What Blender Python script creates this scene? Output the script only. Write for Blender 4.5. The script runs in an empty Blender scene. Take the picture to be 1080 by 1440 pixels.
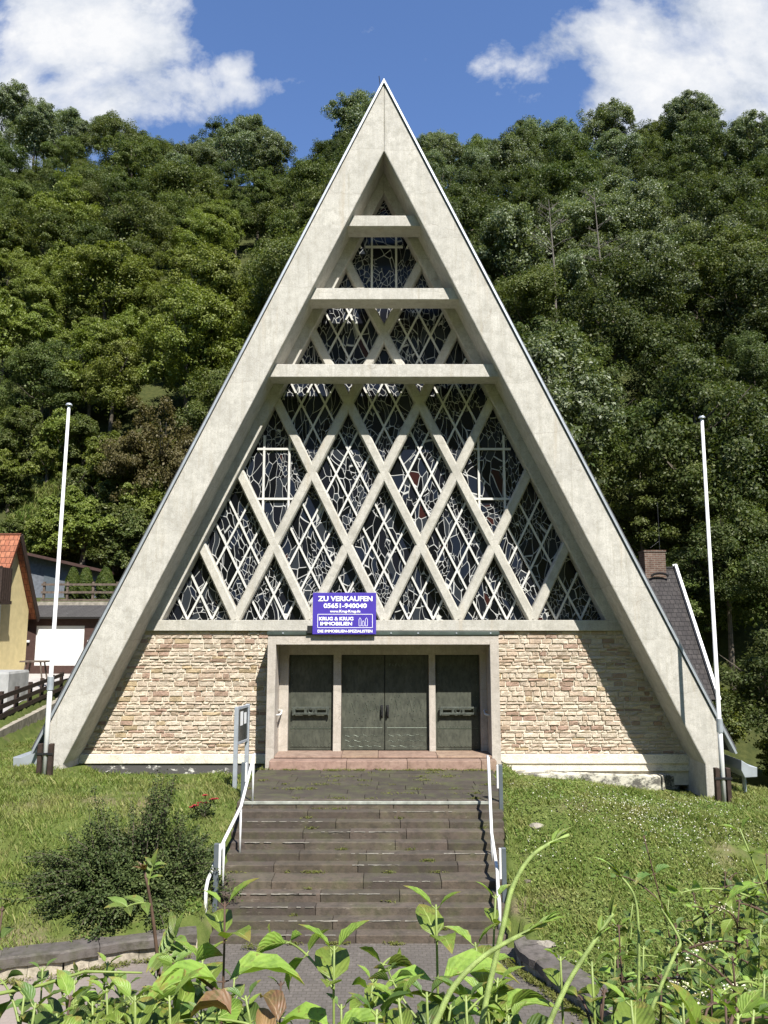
import bpy, math, random
import numpy as np
from mathutils import Vector, Matrix, noise as mnoise

S = bpy.context.scene
COL = S.collection
random.seed(7)
RNG = np.random.default_rng(7)

# ------------------------------------------------------------------ camera
F = 1100.0
TH = math.radians(8.5)
CAM = Vector((0.0, -21.5, 3.46))
cd = bpy.data.cameras.new("camera")
cd.sensor_fit = 'HORIZONTAL'; cd.sensor_width = 36.0
cd.lens = F / 1080.0 * 36.0
cd.clip_start = 0.05; cd.clip_end = 3000
cam = bpy.data.objects.new("camera", cd); COL.objects.link(cam)
cam.location = CAM; cam.rotation_euler = (math.pi / 2 + TH, 0, 0)
S.camera = cam


def ray(px, py):
    u = (px - 540) / F; v = (720 - py) / F
    return Vector((u, math.cos(TH) - v * math.sin(TH), math.sin(TH) + v * math.cos(TH)))


def P(px, py, Y):
    d = ray(px, py)
    return CAM + d * ((Y - CAM.y) / d.y)


def G(px, py, z):
    d = ray(px, py)
    return CAM + d * ((z - CAM.z) / d.z)


def project(p):
    q = Vector(p) - CAM
    fwd = q.y * math.cos(TH) + q.z * math.sin(TH)
    up = -q.y * math.sin(TH) + q.z * math.cos(TH)
    if fwd <= 0.01: return None
    return 540 + F * q.x / fwd, 720 - F * up / fwd


def sstep(a, b, x):
    t = min(1.0, max(0.0, (x - a) / (b - a)))
    return t * t * (3 - 2 * t)


def lerp_tab(tab, x):
    if x <= tab[0][0]: return tab[0][1]
    for (a, va), (b, vb) in zip(tab, tab[1:]):
        if x <= b: return va + (vb - va) * (x - a) / (b - a)
    return tab[-1][1]


# ------------------------------------------------------------------ objects
BASE = {}


def tag(o, label=None, cat=None, group=None, kind=None):
    if label: o['label'] = label
    if cat: o['category'] = cat
    if group: o['group'] = group
    if kind: o['kind'] = kind
    return o


def thing(name, loc, label, cat, group=None):
    o = bpy.data.objects.new(name, None)
    o.empty_display_size = 0.2
    COL.objects.link(o); o.location = loc
    BASE[o.name] = Vector(loc)
    return tag(o, label, cat, group)


def dup_tree(root, loc, rotz=0.0, scale=None, label=None, group=None):
    r = root.copy(); COL.objects.link(r)
    r.location = loc; r.rotation_euler = (0, 0, rotz)
    if scale: r.scale = scale
    if label: r['label'] = label
    if group: r['group'] = group
    for ch in list(root.children):
        c = ch.copy(); COL.objects.link(c); c.parent = r
        for g in list(ch.children):
            d = g.copy(); COL.objects.link(d); d.parent = c
    return r


class MB:
    """collects shapes of one part, then links them as one mesh object"""

    def __init__(self):
        self.v = []; self.f = []; self.c = []; self.uv = []

    def add(self, verts, faces, col=None, uvs=None):
        n = len(self.v)
        self.v += [tuple(p) for p in verts]
        for k, f in enumerate(faces):
            self.f.append(tuple(i + n for i in f))
            self.c.append(col)
            self.uv.append(uvs[k] if uvs else None)
        return self

    def box(self, a, b, col=None):
        (x0, y0, z0), (x1, y1, z1) = a, b
        v = [(x0, y0, z0), (x1, y0, z0), (x1, y1, z0), (x0, y1, z0), (x0, y0, z1), (x1, y0, z1), (x1, y1, z1), (x0, y1, z1)]
        return self.add(v, [(3, 2, 1, 0), (4, 5, 6, 7), (0, 1, 5, 4), (1, 2, 6, 5), (2, 3, 7, 6), (3, 0, 4, 7)], col)

    def bar(self, p0, p1, w, h, up=(0, 0, 1), col=None):
        """rectangular bar; w across, h along 'up'"""
        p0 = Vector(p0); p1 = Vector(p1); d = (p1 - p0).normalized(); up = Vector(up)
        s = d.cross(up).normalized(); u = s.cross(d).normalized()
        v = []
        for p in (p0, p1):
            for a, b in ((-1, -1), (1, -1), (1, 1), (-1, 1)):
                v.append(p + s * (a * w / 2) + u * (b * h / 2))
        return self.add(v, [(3, 2, 1, 0), (4, 5, 6, 7), (0, 1, 5, 4), (1, 2, 6, 5), (2, 3, 7, 6), (3, 0, 4, 7)], col)

    def tube(self, pts, rad, n=8, cap=True):
        pts = [Vector(p) for p in pts]
        if not hasattr(rad, '__len__'): rad = [rad] * len(pts)
        rings = []; ref = None
        for i, p in enumerate(pts):
            d = (pts[min(i + 1, len(pts) - 1)] - pts[max(i - 1, 0)]).normalized()
            if ref is None:
                ref = d.orthogonal().normalized()
            ref = (ref - d * ref.dot(d)).normalized()
            b = d.cross(ref)
            rings.append([p + (ref * math.cos(2 * math.pi * k / n) + b * math.sin(2 * math.pi * k / n)) * rad[i] for k in range(n)])
        v = [q for r in rings for q in r]; f = []
        for i in range(len(pts) - 1):
            for k in range(n):
                f.append((i * n + k, i * n + (k + 1) % n, (i + 1) * n + (k + 1) % n, (i + 1) * n + k))
        if cap:
            f.append(tuple(range(n - 1, -1, -1))); f.append(tuple((len(pts) - 1) * n + k for k in range(n)))
        return self.add(v, f)

    def prism(self, poly, y0, y1, col=None):
        """polygon of (x, z) seen from the front, extruded along y"""
        n = len(poly)
        v = [(x, y0, z) for x, z in poly] + [(x, y1, z) for x, z in poly]
        f = [tuple(range(n)), tuple(range(2 * n - 1, n - 1, -1))]
        for i in range(n):
            j = (i + 1) % n
            f.append((i, i + n, j + n, j))
        return self.add(v, f, col)

    def prismx(self, poly, x0, x1):
        """polygon of (y, z) extruded along x"""
        n = len(poly)
        v = [(x0, y, z) for y, z in poly] + [(x1, y, z) for y, z in poly]
        f = [tuple(range(n)), tuple(range(2 * n - 1, n - 1, -1))]
        for i in range(n):
            j = (i + 1) % n
            f.append((i, i + n, j + n, j))
        return self.add(v, f)

    def build(self, name, mat, parent=None, smooth=False, bevel=0.0, segs=2):
        b = Vector((0, 0, 0))
        if parent is not None: b = BASE.get(parent.name, Vector((0, 0, 0)))
        me = bpy.data.meshes.new(name)
        me.from_pydata([(p[0] - b.x, p[1] - b.y, p[2] - b.z) for p in self.v], [], self.f)
        if any(c is not None for c in self.c):
            at = me.color_attributes.new("tint", 'FLOAT_COLOR', 'CORNER')
            arr = np.ones((len(me.loops), 4), dtype=np.float32); i = 0
            for p, c in zip(me.polygons, self.c):
                if c is not None: arr[p.loop_start:p.loop_start + p.loop_total, :3] = c
            at.data.foreach_set("color", arr.ravel())
        if any(u is not None for u in self.uv):
            ul = me.uv_layers.new(name="UVMap")
            for p, u in zip(me.polygons, self.uv):
                if u:
                    for k in range(p.loop_total): ul.data[p.loop_start + k].uv = u[k]
        import bmesh
        bm = bmesh.new(); bm.from_mesh(me)
        bmesh.ops.recalc_face_normals(bm, faces=bm.faces)
        bm.to_mesh(me); bm.free()
        if smooth:
            me.polygons.foreach_set("use_smooth", [True] * len(me.polygons))
        me.materials.append(mat)
        o = bpy.data.objects.new(name, me); COL.objects.link(o)
        if parent is not None:
            o.parent = parent; BASE[o.name] = b
        if bevel > 0:
            m = o.modifiers.new("edge", 'BEVEL'); m.width = bevel; m.segments = segs; m.limit_method = 'ANGLE'
        return o


def np_mesh(name, verts, k, mat, parent=None, uv=None, base=None, smooth=False):
    """a mesh of separate k-gons from an (n, k, 3) array"""
    n = verts.shape[0]
    me = bpy.data.meshes.new(name)
    v = verts.reshape(-1, 3).astype(np.float32)
    if base is not None: v = v - np.array(base, dtype=np.float32)
    me.vertices.add(len(v)); me.vertices.foreach_set("co", v.ravel())
    me.loops.add(n * k); me.loops.foreach_set("vertex_index", np.arange(n * k, dtype=np.int32))
    me.polygons.add(n)
    me.polygons.foreach_set("loop_start", np.arange(n, dtype=np.int32) * k)
    me.polygons.foreach_set("loop_total", np.full(n, k, dtype=np.int32))
    if uv is not None:
        ul = me.uv_layers.new(name="UVMap"); ul.data.foreach_set("uv", uv.astype(np.float32).ravel())
    me.update(); me.validate()
    me.materials.append(mat)
    o = bpy.data.objects.new(name, me); COL.objects.link(o)
    if parent is not None: o.parent = parent; BASE[o.name] = BASE.get(parent.name, Vector((0, 0, 0)))
    return o


# ------------------------------------------------------------------ materials
class NT:
    def __init__(self, name):
        self.m = bpy.data.materials.new(name); self.m.use_nodes = True
        self.t = self.m.node_tree; self.t.nodes.clear()
        self.out = self.n('ShaderNodeOutputMaterial')

    def n(self, typ, **kw):
        nd = self.t.nodes.new(typ)
        for k, v in kw.items(): setattr(nd, k, v)
        return nd

    def l(self, a, b): self.t.links.new(a, b)

    def val(self, sock, v):
        if isinstance(v, bpy.types.NodeSocket): self.l(v, sock)
        else: sock.default_value = v

    def coord(self, kind='Object', scale=(1, 1, 1), rot=(0, 0, 0), loc=(0, 0, 0)):
        tc = self.n('ShaderNodeTexCoord'); mp = self.n('ShaderNodeMapping')
        mp.inputs['Scale'].default_value = scale; mp.inputs['Rotation'].default_value = rot; mp.inputs['Location'].default_value = loc
        self.l(tc.outputs[kind], mp.inputs['Vector']); return mp.outputs[0]

    def wpos(self, scale=(1, 1, 1)):
        g = self.n('ShaderNodeNewGeometry'); mp = self.n('ShaderNodeMapping'); mp.inputs['Scale'].default_value = scale
        self.l(g.outputs['Position'], mp.inputs['Vector']); return mp.outputs[0]

    def noise(self, vec, scale, detail=4, rough=.55, dist=0.0):
        nd = self.n('ShaderNodeTexNoise'); self.l(vec, nd.inputs['Vector'])
        nd.inputs['Scale'].default_value = scale; nd.inputs['Detail'].default_value = detail
        nd.inputs['Roughness'].default_value = rough; nd.inputs['Distortion'].default_value = dist
        return nd.outputs['Fac']

    def ramp(self, fac, stops, interp='LINEAR'):
        r = self.n('ShaderNodeValToRGB'); self.l(fac, r.inputs[0]); cr = r.color_ramp; cr.interpolation = interp
        while len(cr.elements) < len(stops): cr.elements.new(.5)
        for e, (p, c) in zip(cr.elements, stops):
            e.position = p; e.color = (c, c, c, 1) if not hasattr(c, '__len__') else (*c, 1)
        return r.outputs[0]

    def mix(self, fac, a, b, mode='MIX'):
        m = self.n('ShaderNodeMix', data_type='RGBA', blend_type=mode)
        self.val(m.inputs[0], fac)
        for s, v in ((m.inputs[6], a), (m.inputs[7], b)):
            self.val(s, v if isinstance(v, bpy.types.NodeSocket) else (*v, 1))
        return m.outputs[2]

    def math(self, op, a, b=0.0, c=None):
        m = self.n('ShaderNodeMath', operation=op); self.val(m.inputs[0], a); self.val(m.inputs[1], b)
        if c is not None: self.val(m.inputs[2], c)
        return m.outputs[0]

    def bump(self, h, strength=.3, dist=.02, normal=None):
        b = self.n('ShaderNodeBump'); self.l(h, b.inputs['Height'])
        b.inputs['Strength'].default_value = strength; b.inputs['Distance'].default_value = dist
        if normal is not None: self.l(normal, b.inputs['Normal'])
        return b.outputs[0]

    def bsdf(self, color, rough=.7, spec=.5, metal=0.0, normal=None, **kw):
        b = self.n('ShaderNodeBsdfPrincipled')
        self.val(b.inputs['Base Color'], color if isinstance(color, bpy.types.NodeSocket) else (*color, 1))
        self.val(b.inputs['Roughness'], rough); self.val(b.inputs['Specular IOR Level'], spec); self.val(b.inputs['Metallic'], metal)
        if normal is not None: self.l(normal, b.inputs['Normal'])
        self.l(b.outputs[0], self.out.inputs[0]); return b


def plain(name, color, rough=.6, spec=.5, metal=0.0, var=.12, scale=6, bump=.08):
    t = NT(name); p = t.coord(); nz = t.noise(p, scale, 5)
    c = t.mix(t.ramp(nz, [(.3, 0), (.7, 1)]), tuple(x * (1 - var) for x in color), tuple(min(1, x * (1 + var)) for x in color))
    fine = t.noise(p, scale * 12, 3)
    t.bsdf(c, rough, spec, metal, t.bump(fine, bump, .01)); return t.m


def m_concrete(name, base=(.505, .482, .428), streak=.7):
    t = NT(name); p = t.coord()
    big = t.noise(p, .9, 6, .65); mid = t.noise(p, 4.5, 8, .72); fine = t.noise(p, 45, 4, .7)
    c = t.mix(t.ramp(big, [(.3, 0), (.7, 1)]), tuple(x * .8 for x in base), tuple(x * 1.08 for x in base))
    c = t.mix(t.ramp(mid, [(.36, .75), (.55, 0)]), c, tuple(x * y for x, y in zip(base, (.62, .62, .6))))
    # rain streaks running down
    st = t.noise(t.coord(scale=(6, 6, .5)), 1.3, 5, .6)
    c = t.mix(t.math('MULTIPLY', t.ramp(st, [(.52, 0), (.72, 1)]), streak), c, tuple(x * y for x, y in zip(base, (.6, .58, .52))))
    # blow holes and specks
    vo = t.n('ShaderNodeTexVoronoi'); t.l(p, vo.inputs['Vector']); vo.inputs['Scale'].default_value = 7
    pit = t.ramp(vo.outputs['Distance'], [(.03, 1), (.075, 0)])
    c = t.mix(t.math('MULTIPLY', pit, .6), c, (.16, .14, .11))
    c = t.mix(t.ramp(fine, [(.36, .6), (.52, 0)]), c, (.25, .225, .185))
    c = t.mix(t.ramp(t.noise(t.coord(scale=(22, 22, .6)), 1, 4, .6), [(.42, .3), (.58, 0)]), c, tuple(x * .66 for x in base))
    # hairline cracks and pour lines
    cv = t.n('ShaderNodeTexVoronoi', feature='DISTANCE_TO_EDGE')
    wp = t.n('ShaderNodeMixRGB') if False else None
    nv = t.n('ShaderNodeTexNoise'); t.l(p, nv.inputs['Vector']); nv.inputs['Scale'].default_value = 2.2; nv.inputs['Detail'].default_value = 5
    ad = t.n('ShaderNodeVectorMath', operation='MULTIPLY_ADD'); t.l(nv.outputs['Color'], ad.inputs[0]); ad.inputs[1].default_value = (.9, .9, .9); t.l(p, ad.inputs[2])
    t.l(ad.outputs[0], cv.inputs['Vector']); cv.inputs['Scale'].default_value = .42
    crack = t.ramp(cv.outputs['Distance'], [(.0, 1), (.006, 0)])
    brk = t.ramp(t.noise(p, 1.7, 3), [(.5, 0), (.6, 1)])
    crack = t.math('MULTIPLY', crack, brk)
    c = t.mix(t.math('MULTIPLY', crack, .45), c, (.2, .165, .13))
    # level pour joints, wavering and broken
    pj = t.n('ShaderNodeSeparateXYZ'); t.l(p, pj.inputs[0])
    zz = t.math('ADD', t.math('DIVIDE', pj.outputs[2], 1.37), t.math('MULTIPLY', t.noise(p, .9, 4), .35))
    fr = t.math('ABSOLUTE', t.math('SUBTRACT', t.math('FRACT', zz), .5))
    joint = t.math('MULTIPLY', t.ramp(fr, [(.0, 1), (.012, 0)]), t.ramp(t.noise(p, 1.3, 3), [(.40, 0), (.55, 1)]))
    c = t.mix(t.math('MULTIPLY', joint, .42), c, (.17, .15, .12))
    c = t.mix(t.math('MULTIPLY', t.ramp(t.math('FRACT', zz), [(.0, 0), (.5, .9), (.505, 0)]), .12), c, (.6, .57, .5))
    rust = t.math('MULTIPLY', t.ramp(t.noise(t.coord(scale=(5, 5, .35)), .8, 4), [(.6, 0), (.7, 1)]), .35)
    c = t.mix(rust, c, (.36, .30, .215))
    h = t.math('ADD', t.math('MULTIPLY', mid, .6), t.math('MULTIPLY', fine, .35))
    h = t.math('SUBTRACT', h, t.math('MULTIPLY', crack, .4))
    t.bsdf(c, .85, .25, 0, t.bump(h, .35, .03)); return t.m


def m_stone_wall():
    t = NT("sandstone blocks"); p = t.coord()
    at = t.n('ShaderNodeVertexColor', layer_name="tint")
    mid = t.noise(p, 7, 6, .7); fine = t.noise(t.coord(scale=(1, 1, 2.2)), 22, 6, .75)
    c = t.mix(t.ramp(mid, [(.3, .45), (.65, 0)]), at.outputs[0], (.34, .26, .165))
    c = t.mix(t.ramp(fine, [(.30, .4), (.48, 0)]), c, (.24, .18, .12))
    h = t.math('ADD', t.math('MULTIPLY', mid, .5), t.math('MULTIPLY', fine, .8))
    t.bsdf(c, .9, .2, 0, t.bump(h, .8, .05)); return t.m


def m_steps(name, a, b, dirt=(.035, .03, .022), moss=.35, pale=.5):
    t = NT(name); p = t.coord()
    at = t.n('ShaderNodeVertexColor', layer_name="tint")
    big = t.noise(p, 1.1, 6, .7); mid = t.noise(p, 6, 8, .75); fine = t.noise(p, 50, 4, .7)
    c = t.mix(t.ramp(big, [(.3, 0), (.68, 1)]), a, b)
    c = t.mix(1.0, c, at.outputs[0], 'MULTIPLY')
    c = t.mix(t.ramp(mid, [(.36, .75), (.55, 0)]), c, dirt)
    g = t.n('ShaderNodeNewGeometry'); sx = t.n('ShaderNodeSeparateXYZ'); t.l(g.outputs['Normal'], sx.inputs[0])
    upf = t.ramp(sx.outputs[2], [(.5, 0), (.9, 1)])
    ms = t.math('MULTIPLY', t.ramp(t.noise(p, 2.3, 6, .7), [(.48, 0), (.66, 1)]), moss)
    c = t.mix(ms, c, (.075, .085, .028))
    pl = t.math('MULTIPLY', t.ramp(t.noise(t.coord(scale=(.6, 3, 3)), 5, 6, .8), [(.6, 0), (.72, 1)]), pale)
    c = t.mix(pl, c, (.33, .29, .23))
    c = t.mix(t.math('MULTIPLY', upf, .25), c, (.05, .046, .04))
    t.bsdf(c, .85, .3, 0, t.bump(t.math('ADD', mid, t.math('MULTIPLY', fine, .5)), .5, .02)); return t.m


def m_glass():
    """dark leaded glass with pale cames running in irregular, upward streaming cells"""
    t = NT("dark leaded stained glass"); p = t.coord()
    nv = t.n('ShaderNodeTexNoise'); t.l(p, nv.inputs['Vector']); nv.inputs['Scale'].default_value = .55; nv.inputs['Detail'].default_value = 2
    sh = t.n('ShaderNodeVectorMath', operation='SUBTRACT'); t.l(nv.outputs['Color'], sh.inputs[0]); sh.inputs[1].default_value = (.5, .5, .5)
    ad = t.n('ShaderNodeVectorMath', operation='MULTIPLY_ADD'); t.l(sh.outputs[0], ad.inputs[0]); ad.inputs[1].default_value = (1.1, 0, .9); t.l(p, ad.inputs[2])
    lines = None; cell = None
    for k, (sc, rot, stretch) in enumerate(((4.7, .42, .38), (8.2, -.35, .6))):
        mp = t.n('ShaderNodeMapping'); mp.inputs['Rotation'].default_value = (0, rot, 0); mp.inputs['Scale'].default_value = (1, 0.0, stretch)
        t.l(ad.outputs[0], mp.inputs['Vector'])
        vo = t.n('ShaderNodeTexVoronoi', feature='DISTANCE_TO_EDGE'); t.l(mp.outputs[0], vo.inputs['Vector']); vo.inputs['Scale'].default_value = sc
        ln = t.ramp(vo.outputs['Distance'], [((.011, .018)[k], 1), ((.026, .038)[k], 0)])
        vc = t.n('ShaderNodeTexVoronoi'); t.l(mp.outputs[0], vc.inputs['Vector']); vc.inputs['Scale'].default_value = sc
        if k == 0: lines = ln; cell = vc.outputs['Color']
        else:
            reg = t.ramp(t.noise(p, .8, 2), [(.50, 0), (.51, 1)])
            mx = t.n('ShaderNodeMix', data_type='FLOAT'); t.l(reg, mx.inputs[0]); t.l(lines, mx.inputs[2]); t.l(ln, mx.inputs[3]); lines = mx.outputs[0]
            cell = t.mix(reg, cell, vc.outputs['Color'])
    hs = t.n('ShaderNodeSeparateXYZ'); t.l(cell, hs.inputs[0])
    glass = t.ramp(hs.outputs[0], [(0, (.003, .0035, .005)), (.35, (.007, .008, .012)), (.6, (.010, .014, .024)), (.85, (.022, .026, .032)), (.985, (.03, .010, .009))], 'CONSTANT')
    c = t.mix(lines, glass, (.42, .42, .40))
    ro = t.mix(lines, (.22, .22, .22), (.75, .75, .75))
    rs = t.n('ShaderNodeSeparateXYZ'); t.l(ro, rs.inputs[0])
    t.bsdf(c, rs.outputs[0], .22, 0, t.bump(lines, .5, .012)); return t.m


def m_leaf(name, a, b, c3, transl=.32, spec=.35, rough=.5, objvar=.5, nscale=.5):
    t = NT(name)
    g = t.n('ShaderNodeNewGeometry'); oi = t.n('ShaderNodeObjectInfo')
    p = t.coord()
    nz = t.noise(p, nscale, 3)
    c = t.mix(t.ramp(nz, [(.35, 0), (.65, 1)]), a, b)
    c = t.mix(t.math('MULTIPLY', t.math('POWER', g.outputs['Random Per Island'], 3.0), .9), c, c3)
    hsv = t.n('ShaderNodeHueSaturation'); t.l(c, hsv.inputs['Color'])
    t.l(t.math('MULTIPLY_ADD', oi.outputs['Random'], .035 * objvar, .5 - .0175 * objvar), hsv.inputs['Hue'])
    t.l(t.math('MULTIPLY_ADD', oi.outputs['Random'], .55 * objvar, 1 - .27 * objvar), hsv.inputs['Value'])
    hsv.inputs['Saturation'].default_value = 1
    if name in ('grass blades', 'clover leaves'):
        dry = t.ramp(t.noise(t.wpos(), .75, 6, .68), [(.50, 0), (.70, .75)])
        c2 = t.mix(dry, c, (.235, .205, .085)); c2 = t.mix(t.ramp(t.noise(t.wpos(), 1.9, 5, .7), [(.34, .4), (.5, 0)]), c2, (.06, .11, .018)); t.l(c2, hsv.inputs['Color'])
    b_ = t.n('ShaderNodeBsdfPrincipled'); t.l(hsv.outputs[0], b_.inputs['Base Color'])
    b_.inputs['Roughness'].default_value = rough; b_.inputs['Specular IOR Level'].default_value = spec * .55
    tr = t.n('ShaderNodeBsdfTranslucent'); t.l(t.mix(1.0, hsv.outputs[0], (1.2, 1.25, .55), 'MULTIPLY'), tr.inputs[0])
    ms = t.n('ShaderNodeMixShader'); ms.inputs[0].default_value = transl
    t.l(b_.outputs[0], ms.inputs[1]); t.l(tr.outputs[0], ms.inputs[2]); t.l(ms.outputs[0], t.out.inputs[0])
    return t.m


def m_big_leaf(name, a, b, vein, transl=.3, spec=.35):
    """broad leaf with a pale midrib and side veins laid out on the leaf's own uv"""
    t = NT(name)
    uv = t.n('ShaderNodeTexCoord'); sx = t.n('ShaderNodeSeparateXYZ'); t.l(uv.outputs['UV'], sx.inputs[0])
    au = t.math('ABSOLUTE', t.math('SUBTRACT', sx.outputs[0], .5))
    g = t.n('ShaderNodeNewGeometry')
    s = t.math('SUBTRACT', t.math('MULTIPLY', sx.outputs[1], 7.0), t.math('MULTIPLY', au, 6.0))
    fr = t.math('ABSOLUTE', t.math('SUBTRACT', t.math('FRACT', s), .5))
    side = t.ramp(fr, [(.0, 1), (.10, 0)])
    mid = t.ramp(au, [(.012, 1), (.035, 0)])
    nz = t.noise(t.coord(), 14, 4)
    c = t.mix(t.ramp(nz, [(.3, 0), (.7, 1)]), a, b)
    c = t.mix(t.math('MULTIPLY', t.ramp(t.noise(t.coord(), 75, 4), [(.60, 0), (.68, 1)]), .75), c, (.13, .095, .03))
    c = t.mix(t.ramp(t.noise(t.coord(), 30, 4, .7), [(.38, .4), (.5, 0)]), c, (.05, .09, .015))
    rnd = g.outputs['Random Per Island']
    hsv = t.n('ShaderNodeHueSaturation'); t.l(c, hsv.inputs['Color'])
    t.l(t.math('MULTIPLY_ADD', rnd, .7, .62), hsv.inputs['Value']); t.l(t.math('MULTIPLY_ADD', rnd, .03, .485), hsv.inputs['Hue'])
    hsv.inputs['Saturation'].default_value = .93
    edge = t.math('MULTIPLY', t.ramp(t.math('ADD', t.math('MULTIPLY', sx.outputs[1], .5), t.noise(t.coord(), 28, 4, .7)), [(.86, 0), (1.0, 1)]), .8)
    c_ = t.mix(edge, hsv.outputs[0], (.24, .19, .05))
    c = t.mix(t.math('MULTIPLY', mid, .7), c_, vein)
    c = t.mix(t.math('MULTIPLY', side, .10), c, vein)
    h = t.math('ADD', t.math('MULTIPLY', t.ramp(fr, [(0, 0), (.5, 1)]), .7), t.math('MULTIPLY', nz, .5))
    h = t.math('SUBTRACT', h, t.math('MULTIPLY', mid, .6))
    b_ = t.n('ShaderNodeBsdfPrincipled'); t.l(c, b_.inputs['Base Color'])
    b_.inputs['Roughness'].default_value = .45; b_.inputs['Specular IOR Level'].default_value = spec
    t.l(t.bump(h, .35, .004), b_.inputs['Normal'])
    tr = t.n('ShaderNodeBsdfTranslucent'); t.l(t.mix(1.0, c, (1.3, 1.35, .5), 'MULTIPLY'), tr.inputs[0])
    ms = t.n('ShaderNodeMixShader'); ms.inputs[0].default_value = transl
    t.l(b_.outputs[0], ms.inputs[1]); t.l(tr.outputs[0], ms.inputs[2]); t.l(ms.outputs[0], t.out.inputs[0])
    return t.m


def m_brick(name, a, b, mortar, scale, bw=.5, rh=.25, ms=.02, coords='Object', rot=(math.pi / 2, 0, 0), bump=.4, rough=.85):
    t = NT(name); v = t.coord(coords, rot=rot)
    br = t.n('ShaderNodeTexBrick'); t.l(v, br.inputs['Vector']); br.inputs['Scale'].default_value = scale
    br.inputs['Color1'].default_value = (*a, 1); br.inputs['Color2'].default_value = (*b, 1); br.inputs['Mortar'].default_value = (*mortar, 1)
    br.inputs['Mortar Size'].default_value = ms; br.inputs['Brick Width'].default_value = bw; br.inputs['Row Height'].default_value = rh
    nz = t.noise(t.coord(), 5, 6, .7)
    c = t.mix(t.ramp(nz, [(.35, .5), (.6, 0)]), br.outputs['Color'], tuple(x * .4 for x in a))
    h = t.math('ADD', t.math('MULTIPLY', br.outputs['Fac'], -1.0), t.math('MULTIPLY', nz, .5))
    t.bsdf(c, rough, .3, 0, t.bump(h, bump, .02)); return t.m


def m_ground():
    t = NT("lawn and forest floor"); p = t.wpos()
    g1 = t.noise(p, .55, 5, .6); g2 = t.noise(p, 3.2, 6, .7); g3 = t.noise(p, 40, 4, .7)
    grass = t.mix(t.ramp(g2, [(.3, 0), (.7, 1)]), (.050, .075, .014), (.105, .125, .032))
    soil = t.mix(g3, (.13, .095, .06), (.23, .175, .115))
    c = t.mix(t.ramp(g1, [(.56, 0), (.68, .8)]), grass, soil)
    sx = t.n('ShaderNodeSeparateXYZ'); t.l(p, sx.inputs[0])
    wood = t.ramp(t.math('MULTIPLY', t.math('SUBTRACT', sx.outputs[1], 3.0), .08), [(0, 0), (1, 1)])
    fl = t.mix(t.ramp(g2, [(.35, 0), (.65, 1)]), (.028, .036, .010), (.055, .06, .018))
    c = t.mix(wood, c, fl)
    t.bsdf(c, .95, .15, 0, t.bump(t.math('ADD', g2, g3), .6, .04)); return t.m


def m_path():
    t = NT("worn grey setts"); p = t.coord()
    br = t.n('ShaderNodeTexBrick'); t.l(p, br.inputs['Vector']); br.inputs['Scale'].default_value = 1.0
    br.inputs['Brick Width'].default_value = .12; br.inputs['Row Height'].default_value = .085; br.inputs['Mortar Size'].default_value = .007
    br.inputs['Color1'].default_value = (.095, .083, .072, 1); br.inputs['Color2'].default_value = (.115, .10, .087, 1); br.inputs['Mortar'].default_value = (.072, .064, .05, 1)
    nz = t.noise(p, 1.3, 6, .7); n2 = t.noise(p, 9, 6, .7)
    c = t.mix(t.ramp(nz, [(.35, .5), (.62, 0)]), br.outputs['Color'], (.065, .058, .048))
    sxp = t.n('ShaderNodeSeparateXYZ'); t.l(p, sxp.inputs[0])
    c = t.mix(t.ramp(t.math('MULTIPLY_ADD', sxp.outputs[0], -.5, -1.4), [(0, 0), (1, .7)]), c, (.30, .245, .205))
    c = t.mix(t.ramp(n2, [(.56, 0), (.70, .5)]), c, (.20, .175, .15))
    t.bsdf(c, .88, .3, 0, t.bump(t.math('ADD', t.math('MULTIPLY', br.outputs['Fac'], -.8), n2), .5, .012)); return t.m


def m_peel(name, paint, under, lo, hi):
    """plinth paint flaking off a dark render"""
    t = NT(name); p = t.coord(scale=(1, 1, 1.6))
    n1 = t.noise(p, 3.0, 8, .75); n2 = t.noise(p, 30, 4, .7)
    c = t.mix(t.ramp(n1, [(lo, 0), (hi, 1)]), under, paint)
    c = t.mix(t.ramp(n2, [(.35, .4), (.5, 0)]), c, (.06, .055, .05))
    t.bsdf(c, .9, .2, 0, t.bump(n1, .5, .02)); return t.m


def m_tiles(name, a, b, sx, sz, grime=.5):
    """roof tiles, on the roof's own uv (u along the eaves, v up the slope, in metres)"""
    t = NT(name)
    uv = t.n('ShaderNodeTexCoord'); mp = t.n('ShaderNodeMapping'); t.l(uv.outputs['UV'], mp.inputs['Vector'])
    br = t.n('ShaderNodeTexBrick'); t.l(mp.outputs[0], br.inputs['Vector']); br.inputs['Scale'].default_value = 1
    br.inputs['Brick Width'].default_value = sx; br.inputs['Row Height'].default_value = sz; br.inputs['Mortar Size'].default_value = .012
    br.inputs['Color1'].default_value = (*a, 1); br.inputs['Color2'].default_value = (*b, 1); br.inputs['Mortar'].default_value = tuple(x * .25 for x in a) + (1,)
    s = t.n('ShaderNodeSeparateXYZ'); t.l(mp.outputs[0], s.inputs[0])
    saw = t.math('FRACT', t.math('DIVIDE', s.outputs[1], sz))
    nz = t.noise(t.coord(), 3.5, 7, .75)
    c = t.mix(t.ramp(nz, [(.4, grime), (.6, 0)]), br.outputs['Color'], tuple(x * .35 for x in a))
    c = t.mix(t.ramp(t.noise(t.coord(), 9, 5, .8), [(.63, 0), (.7, grime)]), c, (.3, .3, .27))
    h = t.math('SUBTRACT', t.math('MULTIPLY', saw, -.9), t.math('MULTIPLY', br.outputs['Fac'], .4))
    t.bsdf(c, .75, .3, 0, t.bump(h, .8, .04)); return t.m


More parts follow.
